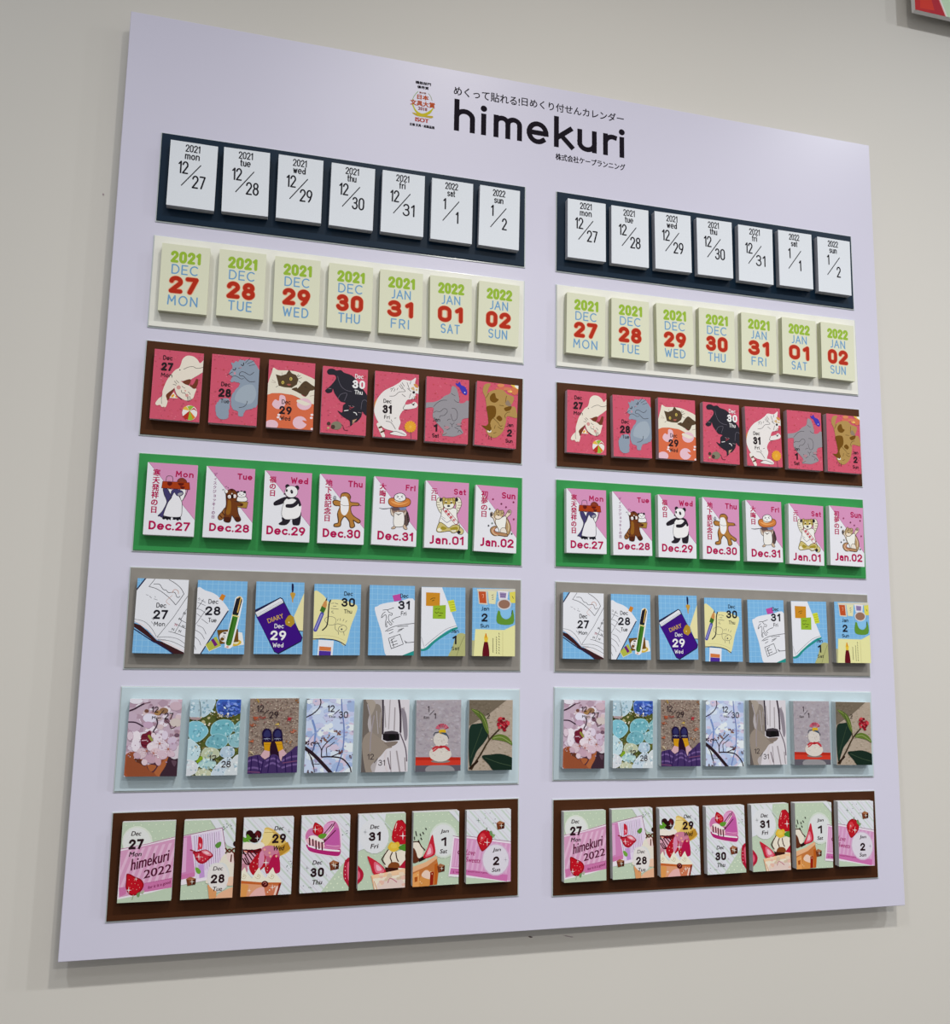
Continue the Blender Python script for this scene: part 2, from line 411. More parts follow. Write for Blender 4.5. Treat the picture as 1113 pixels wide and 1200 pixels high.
# ---------------------------------------------------------------- measured layout: strips (x, z, tilt), pads (x, z, tilt), sheet corners used as drawing frames
STRIPS = {
    (1, 'L'): (0.816, -2.783, 0.00176),
    (1, 'R'): (10.079, -2.760, -0.00168),
    (2, 'L'): (0.811, -5.179, -0.00104),
    (2, 'R'): (10.082, -5.169, 0.00341),
    (3, 'L'): (0.807, -7.551, -0.00748),
    (3, 'R'): (10.093, -7.617, 0.00402),
    (4, 'L'): (0.814, -10.006, 0.00049),
    (4, 'R'): (10.089, -9.987, 0.00015),
    (5, 'L'): (0.803, -12.408, 0.00225),
    (5, 'R'): (10.096, -12.394, -0.00653),
    (6, 'L'): (0.792, -14.832, -0.00337),
    (6, 'R'): (10.075, -14.807, -0.01041),
    (7, 'L'): (0.793, -17.297, 0.00677),
    (7, 'R'): (10.057, -17.292, -0.00071),
}
PADS = {
    (1, 'L', 1): (1.540, -3.784, -0.0027),
    (1, 'L', 2): (2.683, -3.759, 0.0156),
    (1, 'L', 3): (3.866, -3.745, 0.0025),
    (1, 'L', 4): (5.051, -3.756, -0.0063),
    (1, 'L', 5): (6.232, -3.747, -0.0038),
    (1, 'L', 6): (7.407, -3.761, -0.0043),
    (1, 'L', 7): (8.575, -3.759, -0.0109),
    (1, 'R', 1): (10.814, -3.764, 0.0004),
    (1, 'R', 2): (11.967, -3.772, -0.0011),
    (1, 'R', 3): (13.145, -3.753, 0.0071),
    (1, 'R', 4): (14.315, -3.760, 0.0064),
    (1, 'R', 5): (15.493, -3.782, -0.0062),
    (1, 'R', 6): (16.672, -3.764, 0.0016),
    (1, 'R', 7): (17.842, -3.793, -0.0084),
    (2, 'L', 1): (1.514, -6.175, 0.0012),
    (2, 'L', 2): (2.709, -6.152, 0.0026),
    (2, 'L', 3): (3.904, -6.157, 0.0088),
    (2, 'L', 4): (5.092, -6.163, 0.0036),
    (2, 'L', 5): (6.254, -6.165, 0.0037),
    (2, 'L', 6): (7.430, -6.158, 0.0147),
    (2, 'L', 7): (8.591, -6.160, -0.0125),
    (2, 'R', 1): (10.791, -6.180, -0.0129),
    (2, 'R', 2): (11.954, -6.176, -0.0069),
    (2, 'R', 3): (13.159, -6.164, 0.0122),
    (2, 'R', 4): (14.319, -6.155, -0.0060),
    (2, 'R', 5): (15.514, -6.143, -0.0115),
    (2, 'R', 6): (16.690, -6.142, -0.0122),
    (2, 'R', 7): (17.843, -6.143, -0.0129),
    (3, 'L', 1): (1.504, -8.550, -0.0083),
    (3, 'L', 2): (2.682, -8.539, -0.0002),
    (3, 'L', 3): (3.881, -8.543, 0.0033),
    (3, 'L', 4): (5.049, -8.575, -0.0024),
    (3, 'L', 5): (6.217, -8.576, 0.0008),
    (3, 'L', 6): (7.397, -8.594, -0.0035),
    (3, 'L', 7): (8.570, -8.604, -0.0293),
    (3, 'R', 1): (10.810, -8.605, -0.0053),
    (3, 'R', 2): (11.986, -8.612, 0.0168),
    (3, 'R', 3): (13.173, -8.583, 0.0026),
    (3, 'R', 4): (14.381, -8.592, -0.0095),
    (3, 'R', 5): (15.571, -8.594, 0.0225),
    (3, 'R', 6): (16.756, -8.598, 0.0007),
    (3, 'R', 7): (17.908, -8.600, -0.0101),
    (4, 'L', 1): (1.526, -10.993, -0.0014),
    (4, 'L', 2): (2.704, -10.995, -0.0027),
    (4, 'L', 3): (3.910, -11.010, 0.0005),
    (4, 'L', 4): (5.083, -11.008, 0.0015),
    (4, 'L', 5): (6.262, -10.993, -0.0138),
    (4, 'L', 6): (7.438, -11.007, -0.0021),
    (4, 'L', 7): (8.593, -11.042, -0.0174),
    (4, 'R', 1): (10.801, -10.977, 0.0059),
    (4, 'R', 2): (11.965, -10.977, 0.0165),
    (4, 'R', 3): (13.140, -10.988, 0.0015),
    (4, 'R', 4): (14.318, -10.988, -0.0060),
    (4, 'R', 5): (15.511, -10.988, 0.0054),
    (4, 'R', 6): (16.703, -11.015, -0.0196),
    (4, 'R', 7): (17.884, -11.002, -0.0146),
    (5, 'L', 1): (1.481, -13.411, -0.0058),
    (5, 'L', 2): (2.670, -13.406, 0.0024),
    (5, 'L', 3): (3.856, -13.392, 0.0087),
    (5, 'L', 4): (5.073, -13.401, 0.0142),
    (5, 'L', 5): (6.258, -13.388, 0.0081),
    (5, 'L', 6): (7.412, -13.390, 0.0145),
    (5, 'L', 7): (8.573, -13.376, 0.0044),
    (5, 'R', 1): (10.724, -13.412, -0.0041),
    (5, 'R', 2): (11.910, -13.413, 0.0025),
    (5, 'R', 3): (13.133, -13.399, 0.0132),
    (5, 'R', 4): (14.325, -13.431, 0.0028),
    (5, 'R', 5): (15.494, -13.441, 0.0114),
    (5, 'R', 6): (16.704, -13.443, 0.0098),
    (5, 'R', 7): (17.934, -13.425, 0.0024),
    (6, 'L', 1): (1.492, -15.837, -0.0116),
    (6, 'L', 2): (2.662, -15.840, -0.0022),
    (6, 'L', 3): (3.852, -15.818, 0.0094),
    (6, 'L', 4): (5.007, -15.828, -0.0028),
    (6, 'L', 5): (6.198, -15.842, -0.0030),
    (6, 'L', 6): (7.359, -15.849, 0.0074),
    (6, 'L', 7): (8.537, -15.848, -0.0025),
    (6, 'R', 1): (10.740, -15.851, -0.0189),
    (6, 'R', 2): (11.936, -15.862, -0.0150),
    (6, 'R', 3): (13.146, -15.843, -0.0105),
    (6, 'R', 4): (14.301, -15.864, -0.0214),
    (6, 'R', 5): (15.457, -15.851, -0.0050),
    (6, 'R', 6): (16.667, -15.873, -0.0085),
    (6, 'R', 7): (17.849, -15.895, -0.0157),
    (7, 'L', 1): (1.520, -18.219, -0.0017),
    (7, 'L', 2): (2.688, -18.226, 0.0004),
    (7, 'L', 3): (3.845, -18.223, 0.0031),
    (7, 'L', 4): (5.010, -18.214, 0.0090),
    (7, 'L', 5): (6.193, -18.214, 0.0137),
    (7, 'L', 6): (7.360, -18.203, 0.0092),
    (7, 'L', 7): (8.529, -18.203, 0.0068),
    (7, 'R', 1): (10.763, -18.286, 0.0066),
    (7, 'R', 2): (11.917, -18.275, 0.0143),
    (7, 'R', 3): (13.092, -18.277, 0.0152),
    (7, 'R', 4): (14.273, -18.280, 0.0101),
    (7, 'R', 5): (15.456, -18.270, 0.0105),
    (7, 'R', 6): (16.624, -18.268, -0.0053),
    (7, 'R', 7): (17.803, -18.267, -0.0186),
}
QUADS = {
    (1, 1): (200.2, 163.5, 255.5, 172.0, 250.7, 247.2, 194.7, 239.6),
    (1, 2): (262.6, 172.1, 316.5, 179.4, 313.9, 253.8, 259.4, 247.4),
    (1, 3): (326.7, 180.7, 379.0, 188.4, 376.0, 261.7, 323.2, 254.8),
    (1, 4): (388.8, 190.4, 439.6, 198.3, 436.6, 270.5, 385.3, 263.4),
    (1, 5): (448.5, 199.0, 497.9, 206.5, 495.7, 277.8, 445.8, 271.0),
    (1, 6): (506.4, 208.3, 554.4, 215.7, 552.8, 286.1, 504.3, 279.4),
    (1, 7): (562.6, 216.5, 609.2, 224.0, 607.7, 293.4, 560.6, 286.7),
    (2, 1): (190.1, 284.4, 246.6, 291.3, 242.0, 369.1, 184.8, 363.2),
    (2, 2): (257.4, 291.5, 312.2, 298.1, 308.5, 374.8, 253.0, 369.2),
    (2, 3): (322.5, 299.9, 375.6, 305.9, 373.1, 381.7, 319.3, 376.5),
    (2, 4): (385.7, 307.8, 437.3, 313.9, 435.0, 388.6, 382.8, 383.3),
    (2, 5): (445.5, 315.2, 495.7, 321.1, 494.0, 394.8, 443.3, 389.7),
    (2, 6): (504.0, 322.3, 552.7, 327.5, 552.5, 400.3, 503.2, 395.9),
    (2, 7): (561.5, 328.7, 608.9, 335.1, 607.2, 406.8, 559.3, 401.2),
    (3, 1): (181.4, 408.6, 238.9, 414.5, 233.3, 495.0, 175.0, 490.2),
    (3, 2): (248.7, 414.6, 304.5, 419.8, 300.4, 499.2, 243.9, 495.0),
    (3, 3): (315.3, 421.1, 369.5, 426.0, 366.4, 504.3, 311.6, 500.4),
    (3, 4): (378.6, 428.6, 431.2, 433.6, 428.3, 510.8, 375.2, 506.7),
    (3, 5): (439.8, 434.4, 490.8, 439.1, 488.9, 515.3, 437.3, 511.5),
    (3, 6): (500.1, 440.8, 549.7, 445.6, 548.1, 520.7, 497.9, 516.8),
    (3, 7): (559.1, 446.2, 607.3, 452.1, 604.4, 526.0, 555.6, 520.9),
    (4, 1): (173.2, 541.5, 231.9, 545.3, 226.7, 628.8, 167.3, 626.1),
    (4, 2): (242.2, 546.0, 299.1, 549.7, 294.6, 632.0, 237.0, 629.3),
    (4, 3): (310.5, 551.2, 365.7, 554.7, 362.2, 635.7, 306.4, 633.3),
    (4, 4): (375.0, 555.2, 428.5, 558.5, 425.9, 638.4, 371.8, 636.1),
    (4, 5): (438.6, 558.0, 490.5, 562.1, 487.4, 640.7, 434.9, 637.6),
    (4, 6): (499.0, 562.9, 549.4, 566.2, 547.9, 643.8, 496.9, 641.4),
    (4, 7): (557.7, 568.0, 606.7, 572.0, 604.6, 648.5, 555.1, 645.4),
    (5, 1): (161.3, 677.5, 221.2, 679.7, 215.4, 766.4, 154.7, 765.3),
    (5, 2): (232.1, 679.7, 290.1, 681.5, 285.9, 766.7, 227.1, 766.1),
    (5, 3): (300.5, 681.3, 356.8, 682.7, 353.9, 766.6, 297.0, 766.4),
    (5, 4): (368.6, 684.2, 423.1, 685.2, 421.5, 767.9, 366.3, 767.9),
    (5, 5): (433.3, 685.4, 486.2, 686.8, 484.7, 768.2, 431.2, 767.9),
    (5, 6): (494.0, 687.7, 545.3, 688.7, 545.0, 768.9, 493.1, 769.0),
    (5, 7): (553.8, 688.7, 603.7, 690.1, 603.2, 769.2, 552.8, 768.7),
    (6, 1): (152.5, 819.0, 213.6, 819.7, 207.1, 909.7, 145.1, 910.2),
    (6, 2): (223.4, 819.5, 282.7, 819.7, 277.8, 908.1, 217.8, 909.2),
    (6, 3): (293.3, 818.6, 350.7, 818.1, 347.7, 905.1, 289.7, 906.8),
    (6, 4): (360.0, 818.9, 415.6, 819.1, 412.4, 904.8, 356.1, 905.7),
    (6, 5): (426.0, 819.8, 480.0, 820.0, 477.5, 904.3, 422.9, 905.3),
    (6, 6): (488.1, 820.5, 540.4, 820.1, 539.5, 903.2, 486.5, 904.7),
    (6, 7): (550.0, 820.2, 600.8, 820.3, 599.7, 902.2, 548.3, 903.1),
    (7, 1): (143.8, 963.7, 206.2, 961.9, 200.3, 1055.1, 137.1, 1058.3),
    (7, 2): (216.4, 961.9, 276.8, 960.0, 272.1, 1051.7, 210.9, 1054.9),
    (7, 3): (286.0, 959.6, 344.6, 957.6, 340.9, 1047.8, 281.7, 1051.1),
    (7, 4): (353.8, 957.1, 410.5, 954.8, 408.2, 1043.5, 350.8, 1047.0),
    (7, 5): (420.5, 955.1, 475.5, 952.6, 474.3, 1039.8, 418.7, 1043.6),
    (7, 6): (484.7, 952.3, 538.0, 950.1, 537.1, 1036.1, 483.3, 1039.4),
    (7, 7): (547.0, 950.2, 598.7, 948.2, 598.3, 1032.9, 546.0, 1036.0),
}
# ================================================================ the printed sheets
DAYS = ['Mon', 'Tue', 'Wed', 'Thu', 'Fri', 'Sat', 'Sun']
NUM = ['27', '28', '29', '30', '31', '1', '2']

def art1(k):
    a = Art(QUADS[(1, 1)], (170, 145, 4.839)); a.base('d5dae5')
    K = '1c1c22'
    a.strokes(K, '2021' if k < 6 else '2022', 272, 143, 84, 42, .14, .28)
    x7 = k in (1, 7); a.strokes(K, DAYS[k-1].lower(), 268, 191 if x7 else 185, (84, 62, 76, 58, 42, 52, 62)[k-1], 31 if x7 else 42, .2 if x7 else .145, .26, xh=x7)
    if k < 6: a.strokes(K, '12', 217, 247, 58, 72, .115, .24)
    else: a.strokes(K, '1', 222, 247, 20, 70, .115)
    a.line(K, 6, '206,348 316,238', False)
    d = NUM[k-1]
    a.strokes(K, d, 304 if len(d) > 1 else 300, 334, 76 if len(d) > 1 else (20 if d == '1' else 34), 74, .115, .26)
    a.strokes('d4d6de', 'I', 200, 430, 2, 3, .2)
    return a

def art2(k):
    a = Art(QUADS[(2, 1)], (170, 270, 4.839)); a.base('d1d3bb')
    GR, BL, RD = '90b03a', '6b98bf', 'ac2f1d'
    a.strokes(GR, '2021' if k < 6 else '2022', 232, 156, 172, 68, .24, .42)
    a.strokes(BL, 'DEC' if k < 5 else 'JAN', 224, 225, 148 if k < 5 else 128, 56, .13, .27)
    n = (NUM[k-1]).rjust(2, '0')
    a.strokes('d8a080', n, 219, 312, 172, 104, .31, .48)
    a.strokes(RD, n, 219, 312, 166, 98, .245, .42)
    a.strokes(BL, DAYS[k-1].upper(), 212, 400, (172, 140, 156, 136, 118, 126, 128)[k-1], 58, .13, .34)
    return a

A3 = (160, 395, 7.42); B3 = (300, 405, 6.956); C3 = (430, 410, 5.858)
def art3(k):
    fr = A3 if k < 3 else B3 if k < 5 else C3
    a = Art(QUADS[(3, k)], fr); a.rnd.seed(30+k); a.base('c5556b')
    a.speckle(220, ['b44c60', 'ce6a7c', 'c96073', 'bd4c54', 'a8485c', 'cc5f70'], .006, .026)
    K = '2a2226'
    if k == 1:
        W_ = 'dcd4c6'
        a.blob(W_, '595,198 562,222 548,226 528,195 490,168 440,163 402,190 386,235 370,268 335,288 290,340 262,380 240,430 226,470 222,510 192,535 170,562 164,582 180,594 205,590 216,606 238,612 256,604 270,560 262,535 300,472 332,438 370,390 420,380 460,375 500,352 545,325 598,282')
        a.blob('6d3a28', '418,378 470,368 458,412 428,418 398,400'); a.blob('6d3a28', '462,440 478,398 505,372 532,366 534,400 518,440 492,455')
        a.blob('c5556b', '478,420 478,380 520,350 500,400'); a.blob('6d3a28', '256,506 280,480 328,450 302,498 276,546 262,532')
        a.poly('e2dccc', '286,528 322,478 358,534'); a.blob('d99a3c', '300,515 318,496 330,505 312,525'); a.blob('d99a3c', '335,520 345,512 352,530')
        a.line(K, 6, '334,455 350,500 392,542')
        a.blob(W_, '330,440 335,402 356,386 386,386 420,410 460,425 494,450 520,450 510,480 502,503 490,532 455,552 420,549 385,530 350,500')
        for e in ('395,428 410,440 422,444', '448,478 458,484 468,500', '390,462 392,480 408,488 420,486 428,512', '420,462 428,470', '345,376 366,398', '330,384 350,408', '318,412 344,418', '440,520 448,562', '460,515 474,548', '448,520 462,560'): a.line(K, 4, e)
        a.ell('c9908c', 366, 438, 18); a.ell('c9908c', 438, 508, 14); a.ell('d48c84', 424, 468, 6)
        a.line(K, 3.5, '410,280 450,262 490,257 520,272 555,270 592,258'); a.line(K, 3, '220,505 216,540 218,580'); a.ell(K, 377, 286, 5)
        a.ell('d88a8a', 196, 592, 8, 4); a.ell('d88a8a', 236, 608, 9, 4)
        a.ell('dcdad6', 462, 660, 66)
        a.poly('b03028', '462,640 400,690 425,715 450,722'); a.poly('8fae3a', '462,640 440,605 470,596 500,604'); a.poly('b03028', '462,640 500,630 526,650 522,640 500,615')
        a.poly('d9b04a', '462,640 430,600 412,612 400,630'); a.poly('8fae3a', '462,640 446,722 475,724 490,718'); a.poly('d2782c', '462,640 490,718 512,700')
        tx = [(272, 180, 88, 38), (267, 257, 105, 70), (262, 330, 106, 36)]; c = K
    elif k == 2:
        g = '8794a4'; a.fr = (235, 405, 12.0); F_ = []
        body = '440,275 430,240 470,245 500,215 530,225 560,200 620,215 650,195 700,200 740,215 790,290 845,400 840,600 800,830 740,880 640,905 610,950 590,992 530,985 525,930 500,915 470,910 450,880 425,830 430,720 470,650 540,560 545,525 480,510 425,515 430,470 445,430 400,400 420,350 445,320'
        P_ = spline(pts(body), True, 5); rr = random.Random(5); a.poly(g, [(x+rr.uniform(-5, 5), y+rr.uniform(-6, 6)) for x, y in P_])
        P_ = spline(pts('245,790 290,750 380,745 415,790 410,850 395,940 390,1010 330,1040 260,1025 215,960 212,850'), True, 5); a.poly(g, [(x+rr.uniform(-6, 6), y+rr.uniform(-5, 5)) for x, y in P_])
        a.blob('98a4b0', '520,640 620,560 740,560 780,700 700,820 560,800 480,760')
        for w_, e in ((12, '455,335 475,345 490,335 492,315'), (12, '572,270 592,282 604,268 604,245'), (6, '630,245 690,182'), (6, '655,260 748,215'), (6, '680,285 765,265'), (6, '375,415 440,375'), (6, '410,392 450,372'), (6, '440,440 480,425 520,440 570,470 605,462'), (7, '545,400 565,372 610,372 680,410 720,400 748,375'), (7, '540,405 560,425 600,430 640,470 690,508 765,505'), (7, '540,872 600,862 640,830 655,780'), (5, '530,320 550,318')): a.line(K, w_, e)
        a.ell('c08a96', 480, 390, 14, 20); a.ell('a8808c', 560, 310, 18, 8); a.fr = fr
        tx = [(775, 410, 84, 38), (768, 485, 114, 74), (768, 557, 82, 36)]; c = K
    elif k == 3:
        W_ = 'd8d2c2'
        a.blob(W_, '142,180 180,200 262,203 330,213 402,240 490,290 492,380 300,400 90,380 100,300 128,220')
        a.line('9a8c80', 3, '130,278 160,300'); a.line('9a8c80', 3, '125,298 158,304'); a.line('9a8c80', 3, '210,220 212,238')
        d = '51402f'
        a.poly(d, '160,234 202,246 246,232 268,196 292,226 326,240 346,275 332,318 290,345 230,340 184,328 176,290')
        a.blob(d, '340,348 380,302 410,290 450,318 490,345 484,368 440,370 412,416 372,398 290,358 330,340')
        a.ell('c9b45a', 218, 301, 11, 14); a.ell('c9b45a', 284, 272, 11, 14); a.ell(K, 219, 302, 3, 9); a.ell(K, 284, 273, 3, 9); a.blob('a05a50', '250,318 265,312 285,316 270,328')
        for e in ('335,250 345,236', '345,270 372,262', '345,290 368,302', '150,345 178,330', '395,335 412,342', '340,255 360,245'): a.line(K, 3.5, e)
        a.blob(W_, '86,360 140,342 205,338 270,352 340,382 400,418 440,380 490,366 492,485 440,470 400,455 300,404 200,388 130,388 86,405')
        a.line('8a6a60', 3, '440,412 480,404'); a.line('8a6a60', 3, '390,458 420,466')
        a.poly('cc6846', [(80, 405), (130, 388), (200, 388), (300, 404), (400, 455), (440, 470), (500, 490), (480, 720), (50, 700)])
        a.blob('d8b4c0', '155,440 185,450 195,405 235,415 240,470 215,510 165,515 130,480'); a.ell('d8b4c0', 392, 478, 60, 48); a.ell('d8b4c0', 356, 628, 58, 52); a.blob('cc6846', '375,610 425,620 410,640'); a.ell('d8b4c0', 125, 645, 55, 40)
        a.blob(W_, '330,450 350,440 420,465 440,478 400,490 340,465')
        for x, y in ((455, 565), (450, 590), (185, 565), (180, 585), (200, 600), (455, 680)): a.ell('e0d4d8', x, y, 12, 9)
        tx = [(245, 460, 76, 38), (240, 528, 106, 66), (238, 592, 90, 38)]; c = K
    elif k == 4:
        d = '2b2a32'
        a.blob(d, '580,205 598,190 630,190 655,203 690,200 720,222 760,235 802,262 850,330 895,390 914,440 910,565 885,562 866,540 856,582 820,622 800,628 768,658 762,615 722,590 690,565 664,530 702,545 708,490 730,468 690,456 668,430 640,390 626,352 618,378 584,388 563,368 582,348 612,322 650,272 640,240 594,236 580,220')
        a.poly('b08a70', '786,608 822,598 784,642')
        for e in ('665,250 678,300 700,340 735,365 780,376', '668,432 690,398 730,388 740,400 720,450', '855,520 865,455 890,445 905,460'): a.line('6a6672', 3, e)
        a.line('e6e2e2', 6, '720,532 750,528'); a.line('e6e2e2', 6, '795,545 812,550 820,566'); a.line('a8404c', 6, '765,500 778,508 792,504'); a.line('a8404c', 4, '760,515 772,520')
        for e in ('755,490 770,494', '785,492 800,500', '830,545 858,550', '590,350 612,352'): a.line('9a8c90', 3, e)
        a.ell('7c7866', 655, 652, 44, 34); a.ell('4a3a34', 592, 636, 15); a.ell('4a3a34', 627, 663, 17); a.ell('c05a68', 612, 690, 12, 5); a.ell('b8a878', 588, 672, 10, 8)
        a.line('4a2a34', 4, '694,645 708,655 712,675 725,690 748,690')
        tx = [(840, 253, 72, 38), (837, 318, 106, 68), (835, 382, 72, 36)]; c = 'e8e4e8'
    elif k == 5:
        W_ = 'dcd8d6'
        a.blob('c8823c', '70,330 52,390 50,440 75,500 62,470 44,420 48,370'); a.line('dcd8d0', 24, '78,512 92,545 112,590')
        a.line('5a3a2c', 12, '84,535 108,524'); a.line('5a3a2c', 11, '96,566 118,556')
        a.blob(W_, '335,192 330,235 362,262 358,300 332,300 336,330 300,340 275,345 262,375 300,370 325,357 346,375 338,396 300,406 250,415 222,460 230,500 215,545 240,553 268,575 264,592 210,588 156,576 182,560 120,540 80,500 52,440 52,390 75,330 120,280 180,250 222,225 248,205 300,212')
        for e in ('160,270 185,262', '165,285 175,270', '185,285 192,268', '205,275 212,262', '155,318 190,315 220,290 262,285 240,262', '230,235 248,262', '240,225 256,250', '222,245 238,268', '275,225 290,270', '300,215 296,235', '240,305 262,322', '262,375 248,405 275,412', '130,490 165,500 195,545', '165,480 172,495', '188,470 200,468', '312,330 306,345', '322,320 325,340', '278,265 300,285', '155,570 200,560 262,585', '300,300 290,330'): a.line(K, 3, e)
        a.ell(K, 320, 292, 9); a.ell('c8a040', 340, 275, 7, 5); a.ell('b8504c', 335, 325, 8, 10); a.ell(K, 318, 376, 7, 6); a.ell(K, 308, 370, 3); a.ell(K, 326, 367, 3)
        a.blob('c88a4c', '320,235 345,240 350,262 330,255'); a.blob('c8a878', '300,265 320,255 325,280')
        a.ell('d8942c', 297, 528, 39); a.speckle(0, [], 0, 0)
        for i in range(14):
            t = i*.449; a.line('e6b04a', 2.5, [(297, 528), (297+42*math.cos(t), 528+42*math.sin(t))], False)
        a.line('6a4a5a', 3, '300,566 303,612')
        tx = [(140, 352, 58, 28), (139, 408, 66, 58), (137, 462, 42, 26)]; c = K
    elif k == 6:
        g = '8f8c92'; a.fr = (495, 435, 9.275)
        a.blob(g, '30,345 120,335 190,310 240,270 300,240 318,170 345,165 375,200 400,300 400,345 450,345 480,320 500,325 520,330 520,490 440,520 420,560 410,600 430,640 440,675 380,700 330,712 260,705 215,700 230,650 190,600 130,530 110,480 120,400 60,395 30,400')
        a.blob('4038a8', '360,130 385,135 405,115 420,150 460,170 485,215 482,255 455,255 425,225 400,175 375,160'); a.ell('d0d0f0', 460, 232, 7, 6)
        for e in ('120,385 160,345 210,318 265,316', '118,450 150,435 190,440 230,408 262,415 268,445 235,480 195,485 185,505', '320,402 355,410 378,450 375,510 350,538 325,530 308,465', '315,240 330,255 355,268', '345,312 370,335 395,340', '270,535 285,522 305,522', '300,565 320,580 345,560', '320,580 322,605', '235,595 270,605', '245,625 280,615', '265,640 300,620', '365,580 425,565', '370,595 425,600', '350,610 390,632', '385,665 400,640 430,672', '200,655 225,690 262,672'): a.line('3c383e', 4.5, e)
        a.ell('a88088', 262, 612, 26, 16); a.ell('a88088', 400, 578, 26, 12); a.line('c89088', 4, '205,655 215,680 262,668'); a.fr = fr
        tx = [(476, 478, 54, 28), (471, 535, 26, 50), (470, 588, 50, 28)]; c = K
    else:
        g = 'a88850'; a.fr = (495, 435, 9.275)
        for c_, x, y, rx, ry in (('c86858', 880, 190, 90, 22), ('d08458', 850, 155, 40, 18), ('d89858', 955, 215, 34, 22), ('c87858', 920, 195, 40, 16), ('c8704c', 1000, 210, 40, 50)): a.ell(c_, x, y, rx, ry)
        a.blob(g, '665,160 700,135 740,140 720,180 700,250 720,230 780,205 870,205 920,250 990,280 985,330 960,380 1005,390 1025,460 1020,510 920,490 905,560 870,660 800,720 740,715 700,670 690,640 715,560 700,430 690,340 680,280 655,220')
        b_ = '6c4a14'
        a.blob(b_, '730,290 750,250 785,240 800,290 828,310 790,342 745,330'); a.blob(b_, '695,385 780,378 800,430 790,490 750,530 735,575 740,625 700,640 715,560 705,460'); a.blob(b_, '888,400 965,380 955,420 905,435'); a.blob(b_, '800,510 835,482 868,520 840,545'); a.poly(b_, '638,588 690,595 715,570 740,580 735,625 700,640 680,625')
        a.blob('8a7868', '900,350 925,315 955,350 960,380 920,375'); a.ell('e8e2d8', 726, 652, 22, 15); a.ell(K, 728, 645, 11, 9); a.blob(b_, '700,620 740,600 745,638 705,645')
        for e in ('835,370 880,378', '912,270 900,340', '900,510 895,480 920,450 950,445', '770,510 800,540 830,570', '790,590 780,625', '830,580 850,600 865,590', '820,605 855,630 870,625', '700,690 690,710', '722,700 715,740', '745,705 748,745', '770,675 800,665', '690,290 720,240'): a.line('4a3818', 4.5, e)
        a.blob('e8b850', '960,150 1042,155 1040,200 1010,185 985,172'); a.blob('f8f0d8', '1000,158 1042,160 1040,192 1018,182'); a.ell('e8c068', 960, 222, 14, 10); a.fr = fr
        tx = [(980, 515, 52, 27), (978, 570, 34, 48), (975, 625, 52, 26)]; c = K
    mon = 'Dec' if k < 6 else 'Jan'
    (x, y, w, h) = tx[0]; a.strokes(c, mon, x, y, w*.92, h, .14, .22)
    (x, y, w, h) = tx[1]; a.strokes(c, NUM[k-1], x, y, w*.95, h, .225, .44, cap=False)
    (x, y, w, h) = tx[2]; a.strokes(c, DAYS[k-1], x, y, w*.92, h, .14, .24)
    return a

